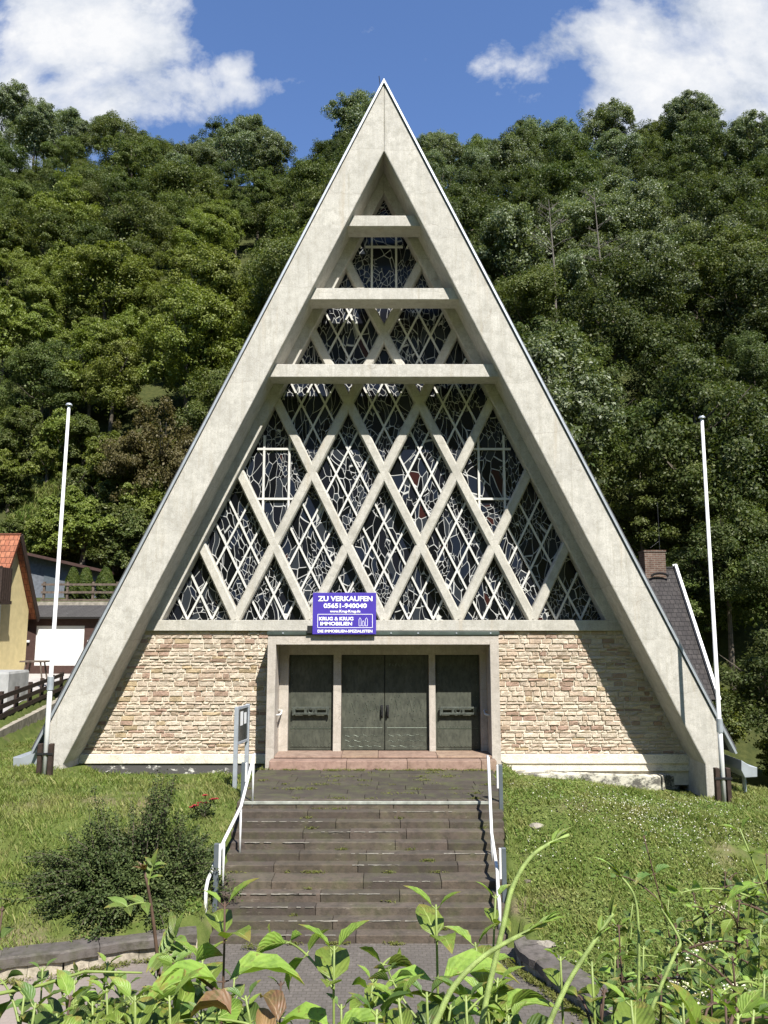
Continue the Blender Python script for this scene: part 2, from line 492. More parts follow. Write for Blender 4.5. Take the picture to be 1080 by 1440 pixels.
M = {}
M['concrete'] = m_concrete("weathered pale concrete")
M['concrete_rib'] = m_concrete("pale cast ribs", (.49, .468, .41), .3)
M['portal'] = m_concrete("portal concrete", (.47, .42, .36), .35)
M['stone'] = m_stone_wall()
M['mortar'] = plain("cream mortar", (.58, .53, .43), .95, .1, var=.2, scale=9, bump=.4)
M['cream'] = m_peel("cream painted band", (.66, .61, .5), (.46, .41, .33), .3, .5)
M['plinth_dark'] = m_peel("plinth with flaked paint", (.62, .6, .54), (.075, .072, .068), .55, .62)
M['plinth_pale'] = m_peel("pale plinth with lichen", (.50, .475, .385), (.10, .095, .08), .45, .55)
M['glass'] = m_glass()
M['bar'] = plain("pale glazing bar", (.52, .51, .47), .7, var=.08)
M['zinc'] = plain("grey zinc sheet", (.40, .43, .46), .45, .5, .5, var=.15, scale=3)
M['zinc_dark'] = plain("dark green capping", (.045, .06, .05), .45, .5, var=.3, scale=4)
M['roof'] = plain("dark roof covering", (.06, .06, .062), .8, var=.3)
M['door'] = None
M['iron'] = plain("dark iron", (.02, .02, .021), .5, .5, .3)
M['redstone'] = m_steps("red sandstone steps", (.24, .158, .118), (.33, .232, .178), (.16, .10, .075), .12, .35)
M['steps'] = m_steps("weathered brown stone", (.058, .046, .035), (.102, .081, .062))
M['slab'] = m_steps("mossy brown slabs", (.042, .034, .025), (.070, .058, .043), moss=.8, pale=.3)
M['nosing'] = plain("pale stone nosing", (.27, .28, .24), .85, .2, var=.35, scale=5, bump=.3)
M['trace'] = plain("lime trace", (.20, .185, .155), .9, .1, var=.5, scale=9, bump=.3)
M['kerbstone'] = m_steps("dark coping stone", (.10, .085, .075), (.16, .14, .125), moss=.3)
M['kerbbase'] = m_steps("pale kerb blocks", (.30, .26, .20), (.42, .37, .29), (.1, .085, .06), .3)
M['white'] = plain("white enamel", (.60, .60, .58), .4, .5, var=.05, scale=9)
M['greypost'] = plain("grey painted steel", (.10, .118, .13), .45, .5, .2, var=.12)
M['lightgrey'] = plain("galvanised steel", (.38, .41, .44), .45, .5, .4, var=.15)
M['timber_dark'] = plain("dark stained timber", (.035, .022, .016), .75, .3, var=.35, scale=7, bump=.3)
M['timber_grey'] = plain("weathered timber", (.11, .085, .065), .85, .2, var=.4, scale=8, bump=.4)
M['bark'] = plain("bark", (.10, .085, .065), .95, .1, var=.45, scale=5, bump=.6)
M['bark_pale'] = plain("grey dead wood", (.13, .115, .095), .9, .2, var=.3, scale=6, bump=.4)
M['yellow'] = plain("ochre render", (.54, .45, .235), .9, .2, var=.1, scale=3, bump=.2)
M['brown_wall'] = plain("dark brown boarding", (.055, .030, .024), .8, .3, var=.2)
M['grey_wall'] = plain("grey boarding", (.12, .13, .145), .85, .2, var=.25)
M['tile_red'] = m_tiles("orange clay tiles", (.27, .09, .045), (.34, .135, .07), .22, .33)
M['tile_dark'] = m_tiles("dark slate tiles", (.026, .022, .021), (.042, .036, .033), .2, .22, .55)
M['sheet'] = m_tiles("grey corrugated sheet", (.06, .055, .052), (.08, .075, .07), .16, 3.0, .4)
M['chimney'] = m_brick("brown chimney brick", (.105, .06, .043), (.15, .092, .068), (.19, .165, .135), 1.0, .24, .085, .012)
M['tarp'] = plain("pale grey tarpaulin", (.30, .30, .285), .6, .4, var=.15, scale=4, bump=.3)
M['yard'] = plain("grey yard concrete", (.33, .31, .29), .9, .2, var=.2, scale=2, bump=.2)
M['kerbwall'] = plain("old concrete kerb", (.26, .235, .19), .95, .15, var=.4, scale=4, bump=.5)
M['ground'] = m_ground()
M['path'] = m_path()
M['blue'] = plain("violet blue board", (.060, .038, .30), .35, .4, var=.06, scale=5, bump=.02)
M['lettering'] = plain("white lettering", (.82, .82, .84), .5, .3, var=.02)
M['dark_panel'] = plain("dark notice panel", (.03, .034, .032), .12, .5, var=.3, scale=5, bump=0)
M['paper'] = plain("paper notice", (.6, .6, .58), .7, var=.1)
M['dirt'] = plain("wet dirt", (.05, .04, .03), .95)


def m_door():
    t = NT("green patinated copper doors"); p = t.coord()
    big = t.noise(p, 2.0, 6, .65); fine = t.noise(t.coord(scale=(1, 1, .4)), 14, 6, .7)
    c = t.mix(t.ramp(big, [(.3, 0), (.7, 1)]), (.046, .050, .037), (.094, .098, .074))
    c = t.mix(t.ramp(fine, [(.35, .6), (.55, 0)]), c, (.03, .032, .026))
    t.bsdf(c, .6, .25, .15, t.bump(t.math('ADD', big, fine), .35, .015)); return t.m


M['door'] = m_door()
M['handle'] = plain("worn grey green bronze", (.085, .095, .08), .45, .5, .5, var=.35, scale=14)
M['door_relief'] = plain("rubbed copper relief", (.11, .13, .10), .45, .5, .5, var=.3, scale=12)

# ------------------------------------------------------------------ sky and sun
SUN = Vector((.46, -1.0, 1.42)).normalized()
EL = math.asin(SUN.z); AZ = math.atan2(SUN.x, SUN.y)
sd = bpy.data.lights.new("sun", 'SUN'); sd.energy = 5.0; sd.angle = math.radians(.5); sd.color = (1.0, .963, .905)
so = bpy.data.objects.new("sun", sd); COL.objects.link(so)
so.rotation_euler = SUN.to_track_quat('Z', 'Y').to_euler(); so.location = (20, -40, 60)

W = bpy.data.worlds.new("World"); S.world = W; W.use_nodes = True
nt = W.node_tree; nt.nodes.clear()


class WT(NT):
    def __init__(self):
        self.t = nt


w = WT()
wo = w.n('ShaderNodeOutputWorld'); bg = w.n('ShaderNodeBackground'); w.l(bg.outputs[0], wo.inputs[0])
sky = w.n('ShaderNodeTexSky', sky_type='NISHITA'); sky.sun_disc = False; sky.sun_elevation = EL; sky.sun_rotation = AZ
sky.altitude = 300; sky.air_density = 1.0; sky.dust_density = .0; sky.ozone_density = 1.6
tc = w.n('ShaderNodeTexCoord'); sx = w.n('ShaderNodeSeparateXYZ'); w.l(tc.outputs['Generated'], sx.inputs[0])
yy = w.math('MAXIMUM', w.math('ABSOLUTE', sx.outputs[1]), .12)
CX = w.math('DIVIDE', sx.outputs[0], yy); CZ = w.math('DIVIDE', sx.outputs[2], yy)
cv = w.n('ShaderNodeCombineXYZ'); w.l(CX, cv.inputs[0]); w.l(CZ, cv.inputs[1])
w.l(w.math('MULTIPLY', sx.outputs[1], .6), cv.inputs[2])
mpc = w.n('ShaderNodeMapping'); mpc.inputs['Scale'].default_value = (1, 1.1, 1); mpc.inputs['Location'].default_value = (3.1, 1.7, 0); w.l(cv.outputs[0], mpc.inputs['Vector'])
n1 = w.noise(mpc.outputs[0], 5.2, 12, .58, .15)
mask = None
# cloud banks by direction: (x/y, z/y) of the centre, half extents, weight
for cx, cz, rx, rz, wt in ((-.40, .81, .20, .22, .50), (-.32, .755, .12, .12, .36), (-.225, .785, .07, .05, .20), (-.52, .72, .16, .16, .45), (.44, .80, .30, .24, .46), (.23, .80, .15, .12, .34), (.20, .77, .10, .05, .26), (.50, .73, .24, .14, .36), (.30, .86, .2, .08, .30),
                           (-.09, .845, .12, .04, .19), (-.12, .755, .08, .035, .21), (.04, .80, .10, .035, .17), (-.20, .74, .06, .05, .22), (.9, .8, .4, .3, .4), (-1.1, .7, .5, .3, .4)):
    dx = w.math('DIVIDE', w.math('SUBTRACT', CX, cx), rx); dz = w.math('DIVIDE', w.math('SUBTRACT', CZ, cz), rz)
    r2 = w.math('ADD', w.math('MULTIPLY', dx, dx), w.math('MULTIPLY', dz, dz))
    b = w.math('MULTIPLY', w.math('MAXIMUM', w.math('SUBTRACT', 1.0, r2), 0.0), wt)
    mask = b if mask is None else w.math('MAXIMUM', mask, b)
dens = w.math('ADD', w.math('SUBTRACT', w.math('MULTIPLY_ADD', w.math('SUBTRACT', n1, .5), 1.5, .5), .68), mask)
cov = w.ramp(dens, [(-.0, 0), (.06, .30), (.13, .72), (.26, 1)])
n2 = w.noise(mpc.outputs[0], 8.5, 10, .66)
shade = w.ramp(w.math('ADD', w.math('MULTIPLY', dens, .5), n2), [(.38, (5.0, 5.6, 6.6)), (.60, (8.0, 8.3, 8.8)), (.78, (9.8, 9.8, 9.8))])
skyc = w.n('ShaderNodeHueSaturation'); w.l(sky.outputs[0], skyc.inputs['Color']); skyc.inputs['Saturation'].default_value = 1.0; skyc.inputs['Value'].default_value = 1.0
front = w.ramp(sx.outputs[1], [(.0, 0), (.15, 1)])
cov = w.math('MULTIPLY', w.math('MULTIPLY', cov, .94), front)
blue = w.mix(1.0, skyc.outputs[0], (1.42, 1.62, 2.0), 'MULTIPLY')
w.l(w.mix(cov, blue, shade), bg.inputs[0]); bg.inputs[1].default_value = .05

vs = S.view_settings
S.display_settings.display_device = 'sRGB'
vs.view_transform = 'Standard'; vs.look = 'None'; vs.exposure = 1.06; vs.gamma = 1.0
S.cycles.use_denoising = True
S.cycles.use_adaptive_sampling = True
S.cycles.adaptive_threshold = 0.02
S.cycles.max_bounces = 6; S.cycles.transparent_max_bounces = 4; S.cycles.diffuse_bounces = 3; S.cycles.glossy_bounces = 2; S.cycles.transmission_bounces = 2

# ------------------------------------------------------------------ terrain
ST_TOP, ST_N, ST_R = -5.0, 12, .13
TREADS = [.25] * 11; TREADS[6] = .5


def stair_edges():
    y = ST_TOP; e = []
    for k in range(ST_N):
        e.append((y, -ST_R * k))           # nosing y, tread height behind it
        if k < 11: y -= TREADS[k]
    return e


EDGES = stair_edges()
ST_BOT = EDGES[-1][0]
PATH_Z = -ST_R * ST_N


def stair_z(y):
    for k, (ye, z) in enumerate(EDGES):
        if y > ye: return z
    return PATH_Z


def vn(x, y, s): return mnoise.noise(Vector((x * s, y * s, 3.3)))


def stair_x(y):
    """left and right edge of the flight at depth y (it splays to the left going down)"""
    t = (y - (-1.4)) / (ST_BOT + 1.4)
    return lerp_tab([(0, -3.15), (.54, -2.98), (1, -2.82)], t), lerp_tab([(0, 2.74), (.54, 2.42), (1, 2.02)], t)


def right_kerb_x(y): return lerp_tab([(-11.5, 3.3), (-10.6, 2.95), (-8.8, 2.12), (-8.2, 2.1)], y)
LK = [(-9.5, -9.9), (-7.0, -9.7), (-5.6, -9.2), (-4.8, -8.95), (-4.1, -8.6), (-3.3, -8.3), (-2.95, -8.2)]
def left_kerb_y(x): return lerp_tab(LK, x)


def yard_edge(y): return lerp_tab([(-30, -9.6), (.5, -11.1), (14.5, -14.6), (40, -14.6)], y)


def hill_start(x): return 14.0 + 12.0 * sstep(-6, -14, x)


def terrain(x, y):
    lawn = lerp_tab([(-14, -1.62), (-11, -1.5), (-8.7, -1.28), (-7.0, -.86), (-5.6, -.34), (-4.6, -.08), (-2.5, 0.0), (2, -.1), (20, -.1)], y)
    if y < -9.5 and -14 < y and x > 3: lawn = max(lawn, -1.38)
    a_, b_ = stair_x(y)
    if y < -7.5 and a_ < x < b_ and y > -9.4: return PATH_Z - .08 if y < ST_BOT else stair_z(y) - .25
    if x > 3.6: lawn -= .12 * (min(x, 13) - 3.6) * sstep(-11, -6, y)
    if -8.0 < x < -3.1: lawn -= .27 * sstep(-3.4, -1.0, y) * sstep(-8.0, -7.4, x) * (1 - sstep(-3.3, -3.1, x))
    if 3.1 < x < 8.2: lawn -= .20 * sstep(-3.4, -1.2, y) * sstep(3.1, 3.3, x)
    z = lawn + .035 * vn(x, y, .8) + .02 * vn(x, y, 2.3)
    # path in front of the stairs, cut below the kerbs
    on_path = False
    if y < -8.1:
        if x < 0: on_path = y < left_kerb_y(max(x, -9.5)) + .06
        else: on_path = x < right_kerb_x(y) + .08
        if x < -9.5: on_path = y < -9.9
    elif -8.3 <= y <= -1.0:
        a, b = stair_x(y)
        if a + .03 < x < b - .03: z = stair_z(y) - .25
    if on_path and y > -13.2: z = PATH_Z - .06
    # bank up to where the photographer stands
    if y < -13.0:
        z = lerp_tab([(-30, 2.0), (-20.3, 1.9), (-19.0, 1.55), (-16.5, .1), (-14.2, -1.2), (-13.0, PATH_Z - .06)], y) + .06 * vn(x, y, 1.1)
    # unseen valley side behind the camera, added to block low sky light
    if y < -42: z += 78 * sstep(-42, -150, y)
    # yard and terrace on the left
    ye = yard_edge(y)
    if x < ye + .5 and y > -1:
        yard = lerp_tab([(-1, .25), (1, .55), (12, .95), (18, 1.2), (21.3, 1.25), (22.2, 5.0), (60, 5.6)], y)
        t = sstep(ye + .5, ye - .15, x)
        z = z + (yard - z) * t
    # behind the church on the right the ground drops, then the hill rises
    if y > 1 and x > 8.5:
        z -= 1.4 * sstep(8.5, 12, x) * sstep(1, 7, y)
    hs = hill_start(x)
    if y > hs:
        d = y - hs
        rise = .99 * d if d < 66 else .99 * 66 + .35 * (1 - math.exp(-(d - 66) / 30)) * 30
        b = sstep(0, 6, d)
        rise *= 1 + .045 * min(1.0, (x / 46) ** 2) * sstep(25, 66, d)
        z = z * (1 - .0) + rise * (.55 + .45 * b) + 1.6 * vn(x, y, .07) * b + .5 * vn(x, y, .25) * b
    return z


def hit(px, py, fn=None):
    """first point of the ground (or stair) seen through a pixel of the photograph"""
    fn = fn or terrain
    d = ray(px, py); t = 1.5
    while t < 200:
        p = CAM + d * t
        if p.z < fn(p.x, p.y): return p
        t += .04
    return p


def build_terrain():
    xs = list(np.arange(-400, -60, 34)) + list(np.arange(-60, -20, 3.0)) + list(np.arange(-20, -14, .6)) + list(np.arange(-14, 1.8, .25)) + list(np.arange(1.8, 3.6, .08)) + list(np.arange(3.6, 14.01, .25)) + list(np.arange(14.6, 20, .6)) + list(np.arange(20.5, 60, 3.0)) + list(np.arange(62, 420, 34))
    ys = list(np.arange(-300, -32, 30)) + list(np.arange(-32, -22, 2)) + list(np.arange(-22, -10, .25)) + list(np.arange(-10, -8, .08)) + list(np.arange(-8, 4, .25)) + list(np.arange(4, 30, .6)) + list(np.arange(30, 90, 2.0)) + list(np.arange(92, 900, 50))
    nx, ny = len(xs), len(ys)
    v = [(x, y, terrain(x, y)) for y in ys for x in xs]
    f = [(j * nx + i, j * nx + i + 1, (j + 1) * nx + i + 1, (j + 1) * nx + i) for j in range(ny - 1) for i in range(nx - 1)]
    mb = MB(); mb.add(v, f)
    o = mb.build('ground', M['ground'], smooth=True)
    o['kind'] = 'structure'


build_terrain()

# path sheet, yard sheet
mb = MB(); pts = []
NXP = 60
ys = np.linspace(-13.4, -8.0, 40); xs = np.linspace(-14, 5.5, NXP)
mb.add([(x, y, PATH_Z + .012 * vn(x, y, .7)) for y in ys for x in xs], [(j * NXP + i, j * NXP + i + 1, (j + 1) * NXP + i + 1, (j + 1) * NXP + i) for j in range(39) for i in range(NXP - 1)
        if not ((xs[i] + .16 > right_kerb_x(ys[j]) + .25) or (xs[i] < -2.9 and ys[j] > left_kerb_y(max(-9.5, xs[i] + .16)) + .2) or (ys[j] > -8.02 and -2.9 < xs[i] < 2.4))])
mb.build('path', M['path'], smooth=True)['kind'] = 'structure'
mb = MB(); ysy = list(np.arange(-.5, 21.2, .6)); rows = 16
vv = []
for y in ysy:
    ye = yard_edge(y) - .35
    for i in range(rows):
        x = ye - i * 1.0
        vv.append((x, y, terrain(x, y) + .03))
mb.add(vv, [(j * rows + i, j * rows + i + 1, (j + 1) * rows + i + 1, (j + 1) * rows + i) for j in range(len(ysy) - 1) for i in range(rows - 1)])
mb.build('yard', M['yard'], smooth=True)['kind'] = 'structure'

# ------------------------------------------------------------------ church
YF = -1.15                       # face of the concrete A-frame
ZA, KO = P(540, 118, YF).z, None
ZI = P(540, 212, YF).z
lo = P(67, 1018, YF); ro = P(1036, 1071, YF); li = P(92, 1064, YF); ri = P(989, 1074, YF)
KO = .5 * (-lo.x / (ZA - lo.z) + ro.x / (ZA - ro.z)); KI = .5 * (-li.x / (ZI - li.z) + ri.x / (ZI - ri.z))
def half_o(z): return (ZA - z) * KO
def half_i(z): return (ZI - z) * KI
church = thing('church', (0, 0, 0), "steep triangular concrete church with lattice stained glass front and sandstone base", "church")

XO, XI = 8.52, 8.06
for s in (-1, 1):
    zo = ZA - XO / KO; zi = ZI - XI / KI
    poly = [(0, ZA), (s * XO, zo), (s * XO, -1.4), (s * XI, -1.4), (s * XI, zi), (0, ZI)]
    if s == 1: poly = poly[::-1]
    mb = MB(); mb.prism(poly, YF, .75)
    mb.build('frame_leg', M['concrete'], church, bevel=.03)
# inner border strips along the glazing, roof, verge flashing
YR, YG = .08, .34                # rib face, glass
for s in (-1, 1):
    zb = 3.5
    a = .30
    poly = [(s * (half_i(zb) + .3), zb), (s * (half_i(zb) - a), zb), (0, ZI - a / KI), (0, ZI + .3)]
    mb = MB(); mb.prism(poly if s == -1 else poly[::-1], YR - .16, YG + .05)
    mb.build('glazing_border', M['concrete'], church, bevel=.015)
    nrm = Vector((s * 1, 0, KO)).normalized()
    def off(x, z, d): return (x + nrm.x * d, z + nrm.z * d)
    zl = .35
    top = (0, ZA); bot = (s * half_o(zl), zl)
    # roof slab
    r0 = off(*bot, .03); r1 = off(*bot, .2); t0 = (0, ZA + .03 / nrm.x * 1.0); t1 = (0, ZA + .2 / nrm.x)
    t0 = (0, ZA + .03 / abs(nrm.z) * 1.0 if False else ZA + .03 * math.hypot(1, KO) / KO); t1 = (0, ZA + .17 * math.hypot(1, KO) / KO)
    mb = MB(); mb.prism([t1, r1, r0, t0] if s == -1 else [t0, r0, r1, t1], -.9, 21.0)
    mb.build('roof', M['roof'], church)
    # verge flashing, with the kick-out at its foot
    c0, c1 = .012, .065
    f0 = off(*bot, c0); f1 = off(*bot, c1); u0 = (0, ZA + c0 * math.hypot(1, KO) / KO); u1 = (0, ZA + c1 * math.hypot(1, KO) / KO)
    mb = MB(); mb.prism([u1, f1, f0, u0] if s == -1 else [u0, f0, f1, u1], YF - .05, -.88)
    mb.build('verge_flashing', M['zinc'], church)
# kick-out gutters
gl = [P(px, py, -.6) for px, py in ((26, 1062), (26, 1084), (52, 1088), (66, 1070), (66, 1030), (60, 1040), (52, 1056), (38, 1062))]
mb = MB(); mb.prism([(p.x, p.z) for p in gl], -.9, 1.2); mb.build('gutter_box', M['zinc'], church, bevel=.01)
gr = [P(px, py, -.6) for px, py in ((1034, 1066), (1045, 1073), (1056, 1076), (1056, 1089), (1039, 1090), (1034, 1080))]
mb = MB(); mb.prism([(p.x, p.z) for p in gr], -.95, 1.2); mb.build('gutter_box', M['zinc'], church, bevel=.01)
p = P(1046, 1090, -.5)
mb = MB(); mb.tube([(p.x, -.5, p.z), (p.x, -.5, p.z - 1.3)], .05, 10); mb.build('downpipe', M['zinc'], church, smooth=False)
# lightning rod at the apex
p = P(533, 107, -.9); mb = MB(); mb.tube([(p.x + .05, -.9, ZA), (p.x, -.9, p.z)], .012, 6); mb.build('lightning_rod', M['iron'], church)

# three cross beams
for (xl, yt, yb) in ((490, 303, 318), (440, 405, 421), (384, 512, 530)):
    YB = YF + .25
    zt = P(xl, yt, YB).z; zb = P(xl, yb, YB).z
    hw = half_i((zt + zb) / 2) + .12
    mb = MB()
    hb = half_i(zb) + .05; ht = half_i(zt) + .05
    prof = [(YB, zb), (-.38, zb + .03), (-.02, zt + .02), (YB, zt)]
    v = [(-hb, YB, zb), (-hb, -.24, zb + .01), (-ht, -.04, zt + .02), (-ht, YB, zt), (hb, YB, zb), (hb, -.24, zb + .01), (ht, -.04, zt + .02), (ht, YB, zt)]
    mb.add(v, [(0, 1, 2, 3), (7, 6, 5, 4), (0, 4, 5, 1), (1, 5, 6, 2), (2, 6, 7, 3), (3, 7, 4, 0)])
    mb.build('cross_beam', M['concrete'], church, bevel=.012)

# lattice
Z0 = P(540, 871, YR).z; SP = 2.035; LS = .497
def tri_clip(p0, p1, inset, z0, ins_top=0):
    """clip a segment (x, z) to the glazed triangle"""
    t0, t1 = 0.0, 1.0
    d = (p1[0] - p0[0], p1[1] - p0[1])
    for (a, b, c) in ((0, 1, -z0), (-1, -KI, ZI * KI - inset), (1, -KI, ZI * KI - inset)):
        f0 = a * p0[0] + b * p0[1] + c; fd = a * d[0] + b * d[1]
        if abs(fd) < 1e-9:
            if f0 < 0: return None
            continue
        t = -f0 / fd
        if fd > 0: t0 = max(t0, t)
        else: t1 = min(t1, t)
    if t1 - t0 < .02: return None
    return (p0[0] + d[0] * t0, p0[1] + d[1] * t0), (p0[0] + d[0] * t1, p0[1] + d[1] * t1)


for s in (-1, 1):
    for i in range(-2, 3):
        c = i * SP
        seg = tri_clip((c, Z0), (c + s * LS * 14, Z0 + 14), .12, Z0 - .08)
        if not seg: continue
        (x0, z0), (x1, z1) = seg
        mb = MB()
        yo = 0 if s < 0 else .004
        # chamfered rib: wide back, narrower face
        d = Vector((x1 - x0, 0, z1 - z0)).normalized(); n = Vector((d.z, 0, -d.x))
        v = []
        for (x, z) in seg:
            for a, y in ((-.135, YG + .02), (-.135, YR + .05 + yo), (-.095, YR + yo), (.095, YR + yo), (.135, YR + .05 + yo), (.135, YG + .02)):
                v.append((x + n.x * a, y, z + n.z * a))
        mb.add(v, [(0, 1, 2, 3, 4, 5), (11, 10, 9, 8, 7, 6)] + [(k, (k + 1) % 6, (k + 1) % 6 + 6, k + 6) for k in range(6)])
        mb.build('lattice_rib', M['concrete_rib'], church)

# glass and its thin bars
zgb = Z0 - .1
mb = MB(); mb.add([(-half_i(zgb) + .05, YG, zgb), (half_i(zgb) - .05, YG, zgb), (0, YG, ZI - .1)], [(0, 1, 2)])
window = mb.build('stained_glass_window', M['glass'], church)
RECT = ((-1.5, 7.75), )
mb = MB()
def cell_bars(i, j):
    # cell between "\" lines i,i+1 and "/" lines j,j+1 ; x + LS*(z-Z0) = SP*a ; x - LS*(z-Z0) = SP*b
    def xz(a, b): return (SP * (a + b) / 2, Z0 + SP * (a - b) / (2 * LS))
    cx, cz = xz(i + .5, j + .5)
    if cz < Z0 - 2.2: return
    rect = (i - j == 2 and i in (0, -1) and False)
    if (abs(cz - (Z0 + 2 * SP / (2 * LS))) < .3 and abs(abs(cx) - 1.5 * SP) < .2) or (abs(cx) < .1 and abs(cz - (Z0 + 5 * SP / (2 * LS))) < .3):
        for dx in (-.36, .36):
            ext = 2.04 * (1 - abs(dx) / (SP / 2)) - .2
            sg = tri_clip((cx + dx, cz - ext), (cx + dx, cz + ext), .3, Z0)
            if sg: mb.bar((sg[0][0], YG - .03, sg[0][1]), (sg[1][0], YG - .03, sg[1][1]), .06, .05, (0, 1, 0))
        for dz in (-.72, .72):
            ext = SP / 2 * (1 - abs(dz) / 2.04) - .1
            sg = tri_clip((cx - ext, cz + dz), (cx + ext, cz + dz), .3, Z0)
            if sg: mb.bar((sg[0][0], YG - .035, sg[0][1]), (sg[1][0], YG - .035, sg[1][1]), .06, .05, (0, 1, 0))
        return
    for f in (1 / 3, 2 / 3):
        for q in (0, 1):
            a, b = (xz(i + f, j), xz(i + f, j + 1)) if q == 0 else (xz(i, j + f), xz(i + 1, j + f))
            sg = tri_clip(a, b, .3, Z0)
            if sg: mb.bar((sg[0][0], YG - .03 - .006 * q, sg[0][1]), (sg[1][0], YG - .03 - .006 * q, sg[1][1]), .052, .05, (0, 1, 0))
for i in range(-5, 9):
    for j in range(-9, 5):
        cell_bars(i, j)
mb.build('glazing_bars', M['bar'], window)

# sill, wall core, stones
zs1 = P(540, 872, -.12).z; zs0 = P(540, 887, -.12).z
mb = MB(); h1 = half_i(zs1); h0 = half_i(zs0)
mb.prism([(-h0 - .1, zs0), (h0 + .1, zs0), (h1 + .1, zs1), (-h1 - .1, zs1)], -.1, YG + .1)
mb.build('sill_band', M['concrete_rib'], church, bevel=.01)
YP = -.9
pl = P(372, 893, YP); pr = P(704, 893, YP); PZ = pl.z
PL, PR = -3.02, 2.98
ILx, IRx = P(388, 910, YP).x, P(689, 910, YP).x
IZ = P(540, 906.5, YP).z
WB = P(540, 1060, 0).z           # bottom of the stonework
mb = MB()
mb.prism([(-8.3, WB - .8), (PL + .04, WB - .8), (PL + .04, zs0 + .001), (-h0 - .4, zs0 + .001)], .012, .5)
mb.prism([(PR - .04, WB - .8), (8.3, WB - .8), (h0 + .4, zs0 + .001), (PR - .04, zs0 + .001)], .012, .5)
mb.prism([(PL + .04, PZ - .3), (PR - .04, PZ - .3), (PR - .04, zs0 + .001), (PL + .04, zs0 + .001)], .012, .5)
mb.build('wall_core', M['mortar'], church)
PAL = [(.60, .520, .415)] * 7 + [(.57, .485, .385)] * 4 + [(.53, .44, .35)] * 3 + [(.50, .395, .30), (.40, .30, .225), (.34, .235, .18), (.37, .25, .195), (.45, .35, .22), (.49, .38, .29), (.54, .43, .33)]
mbw = [MB(), MB()]; z = WB; rs = random.Random(3)
hs_ = []
while z < zs0 - .02:
    h = rs.choice((.075, .085, .10, .11, .12, .14))
    if zs0 - (z + h) < .07: h = zs0 - z
    x = -half_i(z) - .35 + rs.random() * .2
    while x < half_i(z) + .3:
        wd = rs.uniform(.15, .46) * (1.15 if h < .12 else 1)
        hh = h
        x1 = x + wd
        ok = not (x1 > PL - .02 and x < PR + .02 and z < PZ - .02)
        if not ok:
            if x < PL - .1 and x1 > PL - .02: x1 = PL - .01; ok = x1 - x > .05
            elif x1 > PR + .1 and x < PR + .02: x = PR + .01; ok = True
        if ok:
            g = .007
            d = rs.uniform(.006, .032); col = rs.choice(PAL); k = rs.uniform(.9, 1.08); col = tuple(c * k for c in col)
            j = lambda: rs.uniform(-.006, .006)
            e = .012
            v = [(x + g + j(), .02, z + g + j()), (x1 - g + j(), .02, z + g + j()), (x1 - g + j(), .02, z + hh - g + j()), (x + g + j(), .02, z + hh - g + j())]
            nx_ = 3
            front = []
            for r in range(2):
                for q in range(nx_ + 1):
                    xx = x + g + e + (x1 - x - 2 * g - 2 * e) * q / nx_; zz = z + g + e + (hh - 2 * g - 2 * e) * r
                    front.append((xx + j(), -d + rs.uniform(-.014, .014), zz + j()))
            v += front
            n4 = 4; A = n4; B = n4 + nx_ + 1
            f = [(A + q, A + q + 1, B + q + 1, B + q) for q in range(nx_)]
            f += [(0, 1) + tuple(A + q for q in range(nx_, -1, -1)), (2, 3) + tuple(B + q for q in range(0, nx_ + 1)), (3, 0, A, B), (1, 2, B + nx_, A + nx_)]
            mbw[0 if x < 0 else 1].add(v, f, col)
        x = x1
    z += h
for mb in mbw: mb.build('stone_facing', M['stone'], church)
# base band and plinth
zb1 = WB; zb0 = P(540, 1073, -.1).z
for (xa, xb) in ((-XI - .1, PL), (PR, XI + .1)):
    mb = MB(); mb.box((xa, -.09, zb0 - .02), (xb, .3, zb1)); mb.build('base_band', M['cream'], church, bevel=.012)
mb = MB(); mb.box((-XI - .1, -.05, -1.0), (PL, .3, zb0 - .02)); mb.build('plinth', M['plinth_dark'], church, bevel=.01)
xe = P(948, 1100, -.6).x
zt = P(830, 1086, -.35).z
mb = MB()
pz = zt
prof = [(PR, -.62), (xe - .9, -.62), (xe - .35, -.5), (xe, -.1), (xe + .4, .1), (xe + .4, .3), (PR, .3)]
n = len(prof); v = [(x, y, -1.2) for x, y in prof] + [(x, y, pz - (.1 if x > xe - .5 else 0) - (.12 if x > xe else 0)) for x, y in prof]
mb.add(v, [tuple(range(n - 1, -1, -1)), tuple(range(n, 2 * n))] + [(i, (i + 1) % n, (i + 1) % n + n, i + n) for i in range(n)])
mb.build('plinth', M['plinth_pale'], church, bevel=.03)
mb = MB(); mb.box((PR + .02, -.05, pz - .02), (XI, .28, zb0 - .02)); mb.build('plinth_upstand', M['cream'], church)

# portal
mb = MB()
mb.box((PL, YP, -.4), (ILx, .3, PZ)); mb.box((IRx, YP, -.4), (PR, .3, PZ)); mb.box((ILx, YP, IZ), (IRx, .3, PZ))
mb.build('portal_surround', M['portal'], church, bevel=.008)
mb = MB(); mb.box((PL - .02, YP - .03, PZ + .002), (PR + .02, .0, PZ + .09))
mb.build('portal_capping', M['zinc_dark'], church, bevel=.008)
mb = MB()
for px in (398, 468, 550, 588, 642, 690):
    p = P(px, 890, YP - .04); mb.tube([(p.x, YP - .045, PZ + .05), (p.x, YP - .02, PZ + .05)], .022, 8)
mb.build('capping_screw', M['lightgrey'], church)
YD = .02
DZ0 = P(540, 1055, YD).z; DZ1 = P(540, 920.5, YD).z
def px2x(px, Y=YD, py=990): return P(px, py, Y).x
d1, d2, d3, dm, d4, d5, d6 = [px2x(q) for q in (406, 469, 480, 541, 603, 612, 675)]
mb = MB()
mb.box((ILx + .002, YD - .16, DZ1), (IRx - .002, .28, IZ - .002))
mb.build('door_lintel', M['portal'], church, bevel=.006)
